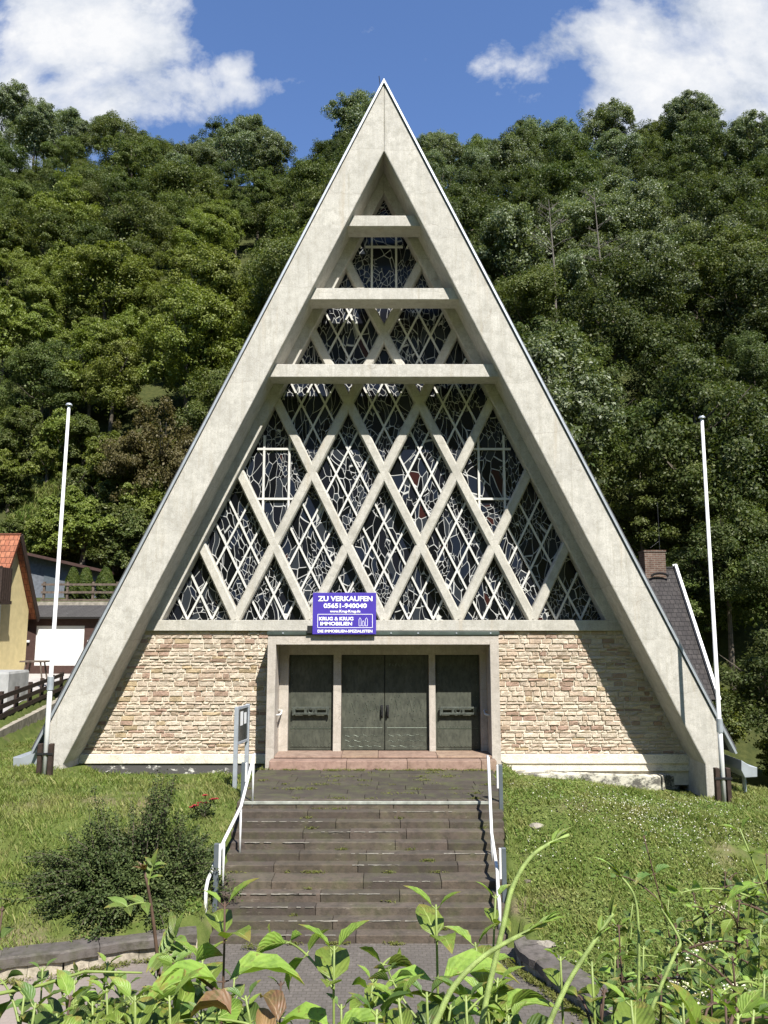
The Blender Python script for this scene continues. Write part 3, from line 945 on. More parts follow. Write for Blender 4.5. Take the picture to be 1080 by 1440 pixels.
for a, b in ((ILx + .002, d1), (d2, d3), (d4, d5), (d6, IRx - .002)):
    mb = MB(); mb.box((a, YD - .15, DZ0 - .05), (b, .27, DZ1 - .002)); mb.build('door_post', M['portal'], church, bevel=.006)


def door_leaf(x0, x1, kind):
    mb = MB(); mb.box((x0 + .008, YD, DZ0 + .01), (x1 - .008, YD + .07, DZ1 - .012))
    ins = .04
    if kind == 'side':
        mb.box((x0 + .05, YD - .012, DZ0 + .08), (x1 - .05, YD + .01, DZ1 - .06))
    leaf = mb.build('door', M['door'], church, bevel=.005)
    mb = MB()
    if kind == 'side':
        for zz in (DZ0 + .12, DZ0 + .62):
            for k in range(11):
                x = x0 + .12 + (x1 - x0 - .24) * k / 10; mb.tube([(x, YD - .025, zz), (x, YD, zz)], .011, 6)
        for x in (x0 + .09, x1 - .09):
            for k in range(8):
                zz = DZ0 + .2 + (DZ1 - DZ0 - .4) * k / 7; mb.tube([(x, YD - .025, zz), (x, YD, zz)], .011, 6)
        mb.bar((x0 + .06, YD - .018, DZ0 + .62 - .05), (x1 - .06, YD - .018, DZ0 + .62 - .05), .012, .012)
        mb.build('door_studs', M['door_relief'], leaf)
        zc = P(540, 999, YD).z; xa, xb = x0 + .13, x1 - .13
        mb = MB()
        for z_ in (zc + .075, zc - .075): mb.box((xa, YD - .13, z_ - .025), (xb, YD - .07, z_ + .025))
        for x_ in (xa + .03, (xa * 2 + xb) / 3 + .02, (xa + 2 * xb) / 3 - .02, xb - .03): mb.box((x_ - .035, YD - .128, zc - .076), (x_ + .035, YD - .072, zc + .076))
        for x_ in (xa + .05, xb - .05): mb.box((x_ - .02, YD - .07, zc - .06), (x_ + .02, YD, zc + .06))
        ring = [((xa + xb) / 2 + .065 * math.cos(a * math.pi / 6), YD - .105, zc + .065 * math.sin(a * math.pi / 6)) for a in range(13)]
        mb.tube(ring, .022, 6, False)
        mb.box((xa - .02, YD - .135, zc - .12), (xa + .02, YD - .07, zc + .1)); mb.box((xb - .02, YD - .135, zc - .12), (xb + .02, YD - .07, zc + .1))
        mb.build('handle_plate', M['handle'], leaf, bevel=.004)
    else:
        rr = random.Random(int(x0 * 100))
        # scratched relief: zigzags, wave rows, dots
        zc = P(540, 995, YD).z
        def line(pts, r=.007): mb.tube([(x, YD - .004, z_) for x, z_ in pts], r, 5)
        w_ = x1 - x0
        for base in (.18, .5, .72):
            pts = [(x0 + w_ * (base + .06 * k) , zc + (.2 if k % 2 else -.12) * rr.uniform(.6, 1.1)) for k in range(4)]
            line(pts)
        for q in range(3):
            zz = DZ0 + .1 + .14 * q
            line([(x0 + .1 + (w_ - .2) * k / 16, zz + .02 * math.sin(k * 1.5 + q) + rr.uniform(-.012, .012)) for k in range(17)], .004)
        line([(x0 + .06, DZ0 + .58), (x1 - .06, DZ0 + .58)], .006)
        for k in range(26):
            x = x0 + w_ * rr.uniform(.1, .9); z_ = zc + rr.uniform(-.35, .35)
            mb.tube([(x, YD - .014, z_), (x, YD, z_)], .011, 6)
        mb.build('door_relief', M['door_relief'], leaf)
        xh = x1 - .075 if x0 < dm - .2 else x0 + .075
        mb = MB(); zc = P(540, 1000, YD).z
        mb.box((xh - .035, YD - .02, zc - .16), (xh + .035, YD, zc + .16))
        mb.tube([(xh, YD - .02, zc + .13), (xh, YD - .09, zc + .1), (xh, YD - .1, zc), (xh, YD - .09, zc - .1), (xh, YD - .02, zc - .13)], .018, 8)
        mb.build('handle', M['iron'], leaf)
    return leaf


door_leaf(d1, d2, 'side'); door_leaf(d3, dm - .003, 'mid'); door_leaf(dm + .003, d4, 'mid'); door_leaf(d5, d6, 'side')
# a line of small incised letters high on the right-hand centre leaf
mb = MB()
for k in range(6):
    x = px2x(549 + k * 4.4); z_ = P(540, 935, YD).z
    mb.box((x - .028, YD - .004, z_ - .03), (x - .018, YD + .004, z_ + .03)); mb.box((x - .017, YD - .004, z_ - (.03 if k % 2 else -.02)), (x + .02, YD + .004, z_ - (.02 if k % 2 else -.03)))
mb.build('door_inscription', M['door_relief'], church)
mb = MB(); mb.box((ILx, .09, DZ0 - .3), (IRx, .29, IZ)); mb.build('door_backing', M['iron'], church)
# small grab handles in the jambs
for x, s in ((ILx, 1), (IRx, -1)):
    z_ = P(388, 1006, YP + .3).z
    mb = MB(); mb.tube([(x, -.62, z_), (x + s * .09, -.62, z_ + .02), (x + s * .1, -.4, z_ + .02), (x + s * .1, -.2, z_ + .08), (x, -.18, z_ + .08)], .025, 8)
    mb.build('grab_handle', M['white'], church, smooth=True)
# conduit down the portal's right flank
mb = MB(); mb.tube([(PR + .045, -.3, PZ), (PR + .045, -.3, .12), (PR + .09, -.34, .02), (PR + .2, -.4, -.02)], .018, 6); mb.build('conduit', M['iron'], church)

# red sandstone steps in the portal
s1z = P(540, 1069, YP - .3).z
mb = MB()
def stone_row(mb, x0, x1, y0, y1, z0, z1, seed, wmin=.9, wmax=2.2, gap=.004, tint=.25):
    r = random.Random(seed); x = x0
    while x < x1 - .02:
        xe_ = min(x1, x + r.uniform(wmin, wmax))
        if x1 - xe_ < .35: xe_ = x1
        k = 1 + r.uniform(-tint, tint)
        dz = r.uniform(-.006, .004); dy = r.uniform(-.008, .008)
        mb.box((x + gap, y0 + dy, z0), (xe_ - gap, y1, z1 + dz), (k, k * r.uniform(.96, 1.03), k * r.uniform(.92, 1.03)))
        x = xe_
stone_row(mb, ILx + .006, IRx - .006, YP - .02, .0, s1z + .002, DZ0 - .004, 5, tint=.08)
mb.build('portal_step', M['redstone'], church, bevel=.012)
mb = MB(); stone_row(mb, ILx - .06, IRx + .06, YP - .42, YP - .03, -.3, s1z, 6, tint=.08)
mb.build('portal_step', M['redstone'], church, bevel=.012)

# ------------------------------------------------------------------ outside staircase
stair = thing('staircase', (0, -5, 0), "broad weathered brown stone staircase with mossy landing leading to the church door", "staircase")
mb = MB(); yb = YP - .42
rowsn = 7; ye0 = EDGES[0][0]
for k in range(rowsn):
    ya = ye0 + .32 + (yb - ye0 - .32) * k / rowsn; yc = ye0 + .32 + (yb - ye0 - .32) * (k + 1) / rowsn
    a, b = stair_x(ya)
    stone_row(mb, a, b, ya + .004, yc - .004, -.4, -.004 - .003 * (k % 2), 40 + k, .6, 1.7, tint=.2)
mb.build('landing', M['slab'], stair, bevel=.008)
for k, (ye, z) in enumerate(EDGES):
    back = EDGES[k - 1][0] + .02 if k else ye0 + .32
    a, b = stair_x(ye)
    mb = MB()
    stone_row(mb, a - .02 * k * 0, b, ye, back, PATH_Z - .3, z, 60 + k, .8, 2.1, .003, .3)
    mb.build('step', M['steps'], stair, bevel=.014)
mb = MB(); a, b = stair_x(ye0)
mb.box((a + .15, ye0 - .012, -.045), (b - .3, ye0 + .05, .008)); mb.build('nosing', M['nosing'], stair, bevel=.006)
# pale mortar lines left along some of the treads
rr = random.Random(5)
for k, (ye, z) in enumerate(EDGES[1:], 1):
  mb = MB()
  a, b = stair_x(ye)
  for q in range(rr.choice((0, 1, 1, 2))):
      L = rr.uniform(.5, 1.5); x = rr.uniform(a + .2, b - .2 - L)
      zz = z + rr.choice((0, 0, .0)); n_ = int(L / .07)
      v = []; f = []
      for i in range(n_ + 1):
          xx = x + L * i / n_; h = .006 + rr.uniform(-.005, .006)
          v += [(xx, ye - .010, zz - h), (xx, ye - .010, zz + .003), (xx, ye + .008 + rr.uniform(-.012, .012), zz + .003)]
      for i in range(n_):
          if rr.random() < .22: continue
          f += [(i * 3, i * 3 + 3, i * 3 + 4, i * 3 + 1), (i * 3 + 1, i * 3 + 4, i * 3 + 5, i * 3 + 2)]
      mb.add(v, f)
  if mb.v: tag(mb.build('mortar_trace', M['trace'], stair), kind='stuff')

# ------------------------------------------------------------------ handrails
def stair_hit(px, py): return hit(px, py, lambda x, y: stair_z(y))
def rail(name, pix, label):
    b = [stair_hit(*q) for q in pix['bases']]
    t = thing(name, b[0], label, "handrail")
    tops = []
    for (px, py), q in zip(pix['tops'], b + [None] * 9):
        if q is None: break
        d = P(px, py, q.y); tops.append(Vector((q.x, q.y, d.z)))
    return t, b, tops


for side, bases, tops, label in (
        ('l', [(355, 1131), (337, 1206), (313, 1254), (288, 1303)], [(357, 1064), (338, 1134), (313, 1182), (291, 1250)], "white handrail with chipped paint curving down left of the stairs beside the dark shrub"),
        ('r', [(688, 1131), (692, 1211), (700, 1262), (703, 1308)], [(689, 1067), (693, 1172), (699, 1190), (704, 1258)], "white handrail down the stairs along the clover lawn")):
    b = [stair_hit(*q) for q in bases]
    tp = [Vector((q.x, q.y, P(px, py, q.y).z)) for q, (px, py) in zip(b, tops)]
    t = thing('handrail', b[0], label, "handrail", None)
    if side == 'r': tp[2] = Vector((b[2].x, b[2].y, tp[1].z - .38)); tp[3].z = tp[2].z - .34
    tp[3].z = max(tp[3].z, b[3].z + .3)
    mb = MB()
    path = [tp[0] + Vector((0, .12, .03)), tp[0], tp[1], tp[2], tp[3] + Vector((0, .12, .1)), tp[3], b[3] + Vector((0, 0, -.05))]
    mb.tube(path, .03, 10); mb.build('rail', M['white'], t, smooth=True)
    for q, tq in list(zip(b, tp))[:3]:
        mb = MB(); mb.tube([q + Vector((0, 0, -.05)), tq], .02, 8); mb.build('post', M['white'], t, smooth=True)

# bollard lights beside the stairs
def bollard(px, py, pyt, label, sgn, z=None):
    q = hit(px, py)
    zt = P(px, pyt, q.y).z
    t = thing('bollard_light', q, label, "bollard light", "slim grey bollard lights along the stairs")
    w_ = .04
    mb = MB(); mb.box((q.x - w_, q.y - w_, q.z - .15), (q.x + w_, q.y + w_, zt)); mb.build('post', M['greypost'], t, bevel=.008)
    mb = MB(); x = q.x + sgn * (w_ + .02)
    mb.box((x - .02, q.y - .03, zt - (zt - q.z) * .45), (x + .02, q.y + .03, zt - .01)); mb.build('lamp_tube', M['white'], t, bevel=.006)


bollard(705, 1150, 1075, "grey bollard light with white tube beside upper right rail at the portal", -1)
bollard(710, 1290, 1192, "grey bollard light with white tube beside lower right rail at the lawn", -1)
bollard(341, 1133, 1072, "grey bollard light with white tube between notice board and stairs", 1)
bollard(302, 1284, 1186, "grey bollard light with white tube at the shrub beside the curved rail", 1)

# ------------------------------------------------------------------ notice board
n0 = hit(330, 1109); n1 = hit(346, 1100)
zt = P(330, 994, n0.y).z; zb = P(333, 1048, n0.y).z
t = thing('notice_board', n0, "grey framed notice board on two posts in the grass left of the portal", "notice board")
for q in (n0, n1):
    mb = MB(); mb.box((q.x - .045, q.y - .045, q.z - .2), (q.x + .045, q.y + .045, zt)); mb.build('post', M['lightgrey'], t, bevel=.006)
d = (n1 - n0); d.z = 0; dn = d.normalized(); side = Vector((dn.y, -dn.x, 0))
mb = MB()
A = Vector((n0.x, n0.y, 0)) + dn * .046; B = Vector((n1.x, n1.y, 0)) - dn * .046
for z_ in (zt - .04, zb + .03): mb.bar(A + Vector((0, 0, z_)), B + Vector((0, 0, z_)), .07, .06)
mb.build('case_frame', M['lightgrey'], t, bevel=.005)
mb = MB(); mb.bar(A + Vector((0, 0, (zt + zb) / 2)), B + Vector((0, 0, (zt + zb) / 2)), .04, zt - zb - .12); mb.build('panel', M['dark_panel'], t)
mb = MB()
for f, w_, z0_, z1_ in ((.35, .16, .48, .85), (.72, .14, .5, .8)):
    c = A.lerp(B, f) + side * .025
    mb.bar(c - dn * w_ / 2 + Vector((0, 0, zb + (zt - zb) * (z0_ + z1_) / 2)), c + dn * w_ / 2 + Vector((0, 0, zb + (zt - zb) * (z0_ + z1_) / 2)), .004, (zt - zb) * (z1_ - z0_))
mb.build('notice', M['paper'], t)

# ------------------------------------------------------------------ for-sale sign
def text_mesh(mb, txt, x, z, y, size, align='CENTER', fat=.006, width=None):
    cu = bpy.data.curves.new('lettering', 'FONT'); cu.body = txt; cu.size = size; cu.align_x = align; cu.offset = fat * size / .1 * .5; cu.extrude = .003
    cu.resolution_u = 3
    o = bpy.data.objects.new('lettering', cu); COL.objects.link(o)
    bpy.context.view_layer.update()
    dg = bpy.context.evaluated_depsgraph_get(); me = bpy.data.meshes.new_from_object(o.evaluated_get(dg))
    xs_ = [v.co.x for v in me.vertices]; s = 1.0
    if width and xs_: s = width / (max(xs_) - min(xs_))
    mx = (max(xs_) + min(xs_)) / 2 if align == 'CENTER' else min(xs_)
    mb.add([(x + (v.co.x - mx) * s, y - v.co.z, z + v.co.y) for v in me.vertices], [tuple(p.vertices) for p in me.polygons])
    bpy.data.objects.remove(o); bpy.data.curves.remove(cu); bpy.data.meshes.remove(me)


YS = YP - .12
sa, sb, sc_, sd_ = P(440, 833.5, YS), P(529, 834, YS), P(529, 892, YS), P(441, 892, YS)
x0, x1 = sa.x, sb.x; z1_, z0_ = sa.z, sc_.z
sg = thing('for_sale_sign', (x0, YS, z0_), "violet blue for-sale board with white lettering fixed above the church portal", "sign")
mb = MB(); mb.box((x0, YS, z0_), (x1, YS + .025, z1_)); mb.build('board', M['blue'], sg, bevel=.006)
mb = MB(); wS = x1 - x0; hS = z1_ - z0_; xc = (x0 + x1) / 2 + .02
yt = YS - .004
def sz(f): return z1_ - f * hS
text_mesh(mb, "ZU VERKAUFEN", xc, sz(.20), yt, hS * .165, width=wS * .86)
text_mesh(mb, "05651-940040", xc, sz(.365), yt, hS * .15, width=wS * .68)
text_mesh(mb, "www.Krug-Krug.de", xc, sz(.475), yt, hS * .085, width=wS * .48)
text_mesh(mb, "KRUG & KRUG", xc - wS * .14, sz(.665), yt, hS * .115, width=wS * .54)
text_mesh(mb, "IMMOBILIEN", xc - wS * .14, sz(.785), yt, hS * .115, width=wS * .50)
text_mesh(mb, "DIE IMMOBILIEN-SPEZIALISTEN", xc, sz(.955), yt, hS * .09, width=wS * .86)
bx0, bx1, bz0, bz1 = xc - wS * .43, xc + wS * .43, sz(.84), sz(.52)
for a_, b_ in (((bx0, bz0), (bx1, bz0)), ((bx0, bz1), (bx1, bz1)), ((bx0, bz0), (bx0, bz1)), ((bx1, bz0), (bx1, bz1))):
    mb.bar((a_[0], yt, a_[1]), (b_[0], yt, b_[1]), .012, .004, (0, 1, 0))
for cx, hh in ((xc + wS * .235, .20), (xc + wS * .285, .13), (xc + wS * .335, .20)):
    zb_ = sz(.80); hw_ = wS * .017; top = zb_ + hh * hS
    pts = [(cx - hw_, zb_), (cx - hw_, top - .05), (cx, top), (cx + hw_, top - .05), (cx + hw_, zb_), (cx - hw_, zb_)]
    for a_, b_ in zip(pts, pts[1:]): mb.bar((a_[0], yt, a_[1]), (b_[0], yt, b_[1]), .009, .004, (0, 1, 0))
mb.build('lettering', M['lettering'], sg)
mb = MB()
for x in (x0 + .08, x1 - .08): mb.box((x - .03, YS + .025, z0_ + .05), (x + .03, YP + .02, z0_ + .15))
mb.box((x0 - .14, YS + .03, z0_ + .03), (x0 + .3, YP - .02, z0_ + .22))
mb.build('bracket', M['iron'], sg)

# ------------------------------------------------------------------ flagpoles
for bp, tpx, Y, label, jt in (((62, 1093), (97, 570), -2.0, "tall white flagpole at the foot of the left frame leg", .27), ((1018, 1128), (987, 588), -2.2, "tall white flagpole casting its shadow on the right frame leg", .22)):
    b = P(*bp, Y); tt = P(*tpx, Y)
    fp = thing('flagpole', b, label, "flagpole")
    H = tt.z - b.z
    mb = MB()
    base = Vector((b.x, Y, b.z - .3)); tip = Vector((tt.x, Y, tt.z))
    mb.tube([base, base.lerp(tip, jt), base.lerp(tip, jt + .001), tip], [.06, .058, .05, .038], 14)
    mb.build('pole', M['white'], fp, smooth=True)
    mb = MB(); m = base.lerp(tip, jt); mb.tube([m - Vector((0, 0, .22)), m + Vector((0, 0, .1))], [.075, .075], 14); mb.build('collar', M['lightgrey'], fp)
    mb = MB(); mb.tube([tip, tip + Vector((0, 0, .05))], [.09, .06], 12); mb.build('cap', M['lightgrey'], fp, smooth=False)
    for s in (-1, 1):
        mb = MB(); mb.box((b.x + s * .13 - .05, Y - .06, b.z - .4), (b.x + s * .13 + .05, Y + .08, b.z + .78)); mb.build('clamp_post', M['timber_dark'], fp, bevel=.01)
    mb = MB(); mb.bar((b.x - .2, Y - .06, b.z + .55), (b.x + .2, Y - .06, b.z + .55), .03, .05); mb.build('clamp_bolt', M['iron'], fp)

# ------------------------------------------------------------------ kerbs of the lawns
def coping(name, pts, w_, top, label, cat, seed, over=.04):
    t = thing(name, (pts[0][0], pts[0][1], top - .25), label, cat)
    r = random.Random(seed)
    mbt = MB(); mbb = MB()
    pv = [Vector((x, y, 0)) for x, y in pts]
    # resample into stones
    L = [0]
    for a, b in zip(pv, pv[1:]): L.append(L[-1] + (b - a).length)
    def at(s):
        for i in range(len(pv) - 1):
            if s <= L[i + 1]: return pv[i].lerp(pv[i + 1], (s - L[i]) / (L[i + 1] - L[i]))
        return pv[-1]
    s = 0
    while s < L[-1] - .1:
        e = min(L[-1], s + r.uniform(.8, 1.5))
        n_ = max(2, int((e - s) / .12)); ring = []
        k = 1 + r.uniform(-.2, .2); dz = r.uniform(-.015, .015)
        v = []; f = []
        for i in range(n_ + 1):
            q = s + .006 + (e - s - .012) * i / n_; c = at(q); d = (at(min(L[-1], q + .05)) - at(max(0, q - .05))).normalized(); nn = Vector((-d.y, d.x, 0))
            j = r.uniform(-.02, .02)
            for a_, z_ in ((-w_ / 2 + j, top - .13), (-w_ / 2 + j - .005, top - .02 + dz), (-w_ / 2 + j + .03, top + dz), (w_ / 2, top + dz + .01), (w_ / 2, top - .2)):
                p = c + nn * a_; v.append((p.x, p.y, z_ + r.uniform(-.006, .006)))
        for i in range(n_):
            for q in range(4): f.append((i * 5 + q, i * 5 + q + 1, i * 5 + q + 6, i * 5 + q + 5))
        f.append((4, 3, 2, 1, 0)); f.append(tuple(n_ * 5 + q for q in range(5)))
        mbt.add(v, f, (k, k, k))
        s = e
    s = 0
    while s < L[-1] - .05:
        e = min(L[-1], s + r.uniform(.25, .5)); a = at(s + .004); b = at(e - .004); d = (b - a).normalized(); nn = Vector((-d.y, d.x, 0)); k = 1 + r.uniform(-.2, .2)
        mbb.bar(a + nn * over + Vector((0, 0, top - .32)), b + nn * over + Vector((0, 0, top - .32)), w_ - .02, .37, (0, 0, 1), (k, k, k)); s = e
    mbt.build('coping', M['kerbstone'], t); mbb.build('blocks', M['kerbbase'], t)


coping('stone_kerb', LK, .38, -1.26, "low stone kerb with dark coping below the lawn with the shrub", "kerb", 4)
coping('stone_kerb', [(3.35, -11.6), (2.95, -10.6), (2.5, -9.6), (2.14, -8.75), (2.5, -8.2)][::-1], .4, -1.28, "low stone kerb with dark coping beside the clover lawn", "kerb", 5, .03)

# ------------------------------------------------------------------ neighbours on the left
def roof_sheet(mb, a, b, c, d, th=.12):
    """sloping roof: a-b along the eaves, d-c along the ridge; uv in metres"""
    a, b, c, d = [Vector(q) for q in (a, b, c, d)]
    n = (b - a).cross(d - a).normalized()
    if n.z < 0: n = -n
    u = (b - a).normalized(); up = (d - a) - u * (d - a).dot(u); vv = up.normalized()
    top = [a, b, c, d]; low = [q - n * th for q in top]
    uv = [((q - a).dot(u), (q - a).dot(vv)) for q in top]
    mb.add(top + low, [(0, 1, 2, 3), (7, 6, 5, 4), (0, 4, 5, 1), (1, 5, 6, 2), (2, 6, 7, 3), (3, 7, 4, 0)],
           None, [uv, uv[::-1]] + [[(0, 0)] * 4] * 4)


house = thing('house', (-20, 15, 1), "ochre house with orange tiled roof and dark wooden balcony at the picture's edge", "house")
xg = -17.72; yr, yf, ybk = 15.7, 14.7, 17.9
zr = P(30, 750, yr).z; zf = 6.15; zk = P(48, 852, 17.6).z
xw = -29
mb = MB()
gz = .6
mb.prismx([(yf + .12, gz), (ybk - .1, gz), (ybk - .1, zk - .1), (yr, zr - .25), (yf + .12, zf - .1)], xw, xg)
mb.build('wall', M['yellow'], house)
mb = MB()
roof_sheet(mb, (xw, yf - .12, zf - .25), (xg + .35, yf - .12, zf - .25), (xg + .35, yr, zr), (xw, yr, zr)); 
roof_sheet(mb, (xg + .35, ybk + .3, zk - .6), (xw, ybk + .3, zk - .6), (xw, yr + .01, zr), (xg + .35, yr + .01, zr))
mb.build('roof', M['tile_red'], house)
mb = MB()
mb.bar((xg + .36, yr, zr - .1), (xg + .36, ybk + .3, zk - .72), .06, .3, (0, 1, .3)); mb.build('bargeboard', M['timber_dark'], house)
zb0 = P(10, 849, 13.7).z; zb1 = P(10, 796, 13.7).z
mb = MB()
mb.box((xw, 13.6, zb0), (xg + .55, yf + .1, zb0 + .16))
mb.box((xw, 13.6, zb1 - .08), (xg + .55, 13.72, zb1))
for k in range(56):
    x = xg + .5 - .2 * k; mb.box((x - .085, 13.62, zb0 + .1), (x + .085, 13.66, zb1 - .04))
for yy_ in np.arange(13.8, 14.7, .2): mb.box((xg + .5, yy_ - .085, zb0 + .1), (xg + .54, yy_ + .085, zb1 - .04))
mb.build('balcony', M['timber_dark'], house)
mb = MB(); mb.box((xg - .55, yf + .02, 1.4), (xg - .35, yf + .1, 4.0)); 
mb = MB(); mb.tube([(xg + .1, yf - .05, zf - .4), (xg + .1, yf - .05, 1.0)], .05, 8); mb.build('downpipe', M['white'], house)

gar = thing('garage', (-17, 18.5, 1.2), "dark brown garage with wide white door and grey sloping roof", "garage")
Y = 18.5
ga, gb = P(20, 940, Y).x, P(165, 940, Y).x
zg = P(80, 948, Y).z; ze = P(80, 869, Y).z; zt = P(80, 851, Y + 3).z
dx0, dx1 = P(50, 900, Y).x, P(118, 900, Y).x; dz1 = P(80, 880, Y).z; dz0 = P(80, 936, Y).z
mb = MB()
mb.box((ga, Y, zg - .4), (dx0, Y + .2, ze)); mb.box((dx1, Y, zg - .4), (gb, Y + .2, ze)); mb.box((dx0, Y, dz1), (dx1, Y + .2, ze)); mb.box((dx0, Y, zg - .4), (dx1, Y + .2, dz0))
mb.box((ga, Y + .2, zg - .4), (ga + .2, Y + 3, ze)); mb.box((gb - .2, Y + .2, zg - .4), (gb, Y + 3, ze)); mb.box((ga, Y + 2.8, zg - .4), (gb, Y + 3, zt - .15))
mb.build('wall', M['brown_wall'], gar)
mb = MB(); mb.box((dx0, Y + .03, dz0), (dx1, Y + .09, dz1))
for k in range(1, 5): zz = dz0 + (dz1 - dz0) * k / 5; mb.box((dx0 + .02, Y + .026, zz - .008), (dx1 - .02, Y + .032, zz + .008))
mb.build('garage_door', M['white'], gar)
mb = MB(); sx0, sx1 = P(21, 900, Y).x, P(32, 900, Y).x; mb.box((sx0, Y - .05, zg - .1), (sx1, Y - .01, dz1 + .1)); sd0 = mb.build('side_door', M['white'], gar)
mb = MB(); mb.box((sx0 + .05, Y - .06, dz1 - .75), (sx1 - .1, Y - .045, dz1 - .15)); mb.build('pane', M['dark_panel'], sd0)
mb = MB(); roof_sheet(mb, (ga - .3, Y - .35, ze + .05), (gb + .3, Y - .35, ze + .05), (gb + .3, Y + 3.1, zt), (ga - .3, Y + 3.1, zt), .1); mb.build('roof', M['sheet'], gar)
for px in (40, 126):
    q = P(px, 902, Y); mb = MB(); mb.box((q.x - .08, Y - .12, q.z - .06), (q.x + .08, Y, q.z + .06)); mb.build('wall_lamp', M['white'], gar, bevel=.02)

shed = thing('shed', (-20, 26.5, 5), "grey boarded shed with sloping dark roof at the wood's edge above the garage", "shed")
Y = 26.5
a_, b_ = P(36, 800, Y), P(142, 800, Y)
zl = P(40, 776, Y).z; zr_ = P(140, 803, Y).z; zb = 5.0
mb = MB(); mb.prism([(a_.x, zb), (b_.x, zb), (b_.x, zr_ - .1), (a_.x, zl - .1)], Y, Y + 3); mb.build('wall', M['grey_wall'], shed)
mb = MB()
v = []
for y in (Y - .7, Y + 3.2):
    v += [(a_.x - .6, y, zl + .1), (b_.x + .5, y, zr_ + .0), (b_.x + .5, y, zr_ - .16), (a_.x - .6, y, zl - .06)]
mb.add(v, [(0, 1, 2, 3), (7, 6, 5, 4), (0, 4, 5, 1), (1, 5, 6, 2), (2, 6, 7, 3), (3, 7, 4, 0)]); mb.build('roof', M['brown_wall'], shed)
q0, q1 = P(60, 845, Y), P(80, 800, Y)
mb = MB(); mb.box((q0.x, Y - .04, zb), (q1.x, Y, q1.z)); mb.build('door', M['greypost'], shed)

# terrace railing, three clipped conifers
tr = thing('terrace_fence', (-18, 22.6, 5), "weathered timber rail fence on the terrace above the garage roof", "fence")
Y = 22.8
xa, xb = P(58, 830, Y).x, P(185, 830, Y).x
for py in (822, 833, 844):
    q = P(100, py, Y); mb = MB(); mb.box((xa, Y - .03, q.z - .06), (xb, Y + .02, q.z + .06)); mb.build('rail', M['timber_grey'], tr)
for px in (62, 95, 131, 165):
    q = P(px, 818, Y); mb = MB(); mb.box((q.x - .06, Y + .02, 4.6), (q.x + .06, Y + .14, q.z)); mb.build('post', M['timber_grey'], tr)
mb = MB(); mb.box((xa - 3, 22.0, 3.0), (xb + 2, 22.35, 4.95)); rw = mb.build('retaining_wall', M['kerbwall'])
tag(rw, "low concrete retaining wall between garage roof and terrace fence", "wall")

# fence at the lawn's left edge and the kerb wall under it
fn = thing('rail_fence', (-11.2, .6, .6), "dark brown three-rail timber fence along the yard beside the left lawn", "fence")
fp0 = Vector((-11.35, 0.2, 0)); fp1 = Vector((-14.55, 14.5, 0))
fa = fp0 + (fp0 - fp1).normalized() * 2.5
N_ = 8
def fz(p): return terrain(p.x - .2, p.y)
posts = [fa.lerp(fp1, k / N_) for k in range(N_ + 1)]
for q in posts:
    z = lerp_tab([(-3, .45), (.2, .55), (14.5, .62)], q.y)
    mb = MB(); mb.box((q.x - .06, q.y - .06, z - .6), (q.x + .06, q.y + .06, z + .92)); mb.build('post', M['timber_dark'], fn)
for h in (.22, .52, .82):
    mb = MB(); a = fa.copy(); b = fp1.copy(); a.z = .45 + h; b.z = .62 + h
    off = Vector((.085, .02, 0)); mb.bar(a + off, b + off, .045, .15); mb.build('rail', M['timber_dark'], fn)
mb = MB()
kv = [fa.lerp(fp1, k / 20) + Vector((.25, .05, 0)) for k in range(21)]
for a, b in zip(kv, kv[1:]):
    za = lerp_tab([(-3, .40), (.2, .45), (14.5, .5)], a.y); zb_ = lerp_tab([(-3, .40), (.2, .45), (14.5, .5)], b.y)
    mb.bar(a + Vector((0, 0, za - .45)), b + Vector((0, 0, zb_ - .45)), .35, .9)
kw = mb.build('kerb_wall', M['kerbwall']); tag(kw, "rough old concrete kerb wall running under the dark brown rail fence", "wall")

tb = thing('covered_stack', (-13.6, 7, .7), "stack under pale grey tarpaulin in the yard behind the rail fence", "tarpaulin cover")
mb = MB()
x0_, x1_ = -15.6, P(12, 960, 7).x; z1 = P(20, 945, 7).z; z0 = .5
rr = random.Random(2); nn = 14
ringb = []; 
per = [(x0_ + (x1_ - x0_) * k / nn, 7.0) for k in range(nn)] + [(x1_, 7 + 1.6 * k / 8) for k in range(8)] + [(x1_ - (x1_ - x0_) * k / nn, 8.6) for k in range(nn)] + [(x0_, 8.6 - 1.6 * k / 8) for k in range(8)]
n_ = len(per); cx_, cy_ = (x0_ + x1_) / 2, 7.8
v = []
for lev, zz in enumerate((z0, z0 + .4, z0 + .9, z1 - .08, z1)):
    for i, (x, y) in enumerate(per):
        w_ = .05 * math.sin(i * 1.7) * (1 - lev / 4) + rr.uniform(-.01, .01); s = 1 + w_ * .3 - (.03 if lev == 4 else 0)
        v.append((cx_ + (x - cx_) * s, cy_ + (y - cy_) * s, zz + (rr.uniform(-.03, .03) if lev == 0 else 0)))
f = [(l * n_ + i, l * n_ + (i + 1) % n_, (l + 1) * n_ + (i + 1) % n_, (l + 1) * n_ + i) for l in range(4) for i in range(n_)]
f.append(tuple(4 * n_ + i for i in range(n_)))
mb.add(v, f); mb.build('cover', M['tarp'], tb)
q = P(50, 930, 12.5)
wt = thing('trestle_table', (q.x, 12.5, .9), "small wooden trestle table standing in the yard before the garage", "table")
tzz = P(50, 929, 12.5).z
mb = MB(); mb.box((q.x - .55, 12.2, tzz - .06), (q.x + .55, 12.8, tzz)); mb.build('top', M['timber_grey'], wt)
for sx_ in (-1, 1):
    for sy_ in (-1, 1):
        mb = MB(); mb.bar((q.x + sx_ * .3, 12.5 + sy_ * .2, tzz - .06), (q.x + sx_ * .5, 12.5 + sy_ * .28, .9), .05, .05, (0, 1, 0)); mb.build('leg', M['timber_grey'], wt)

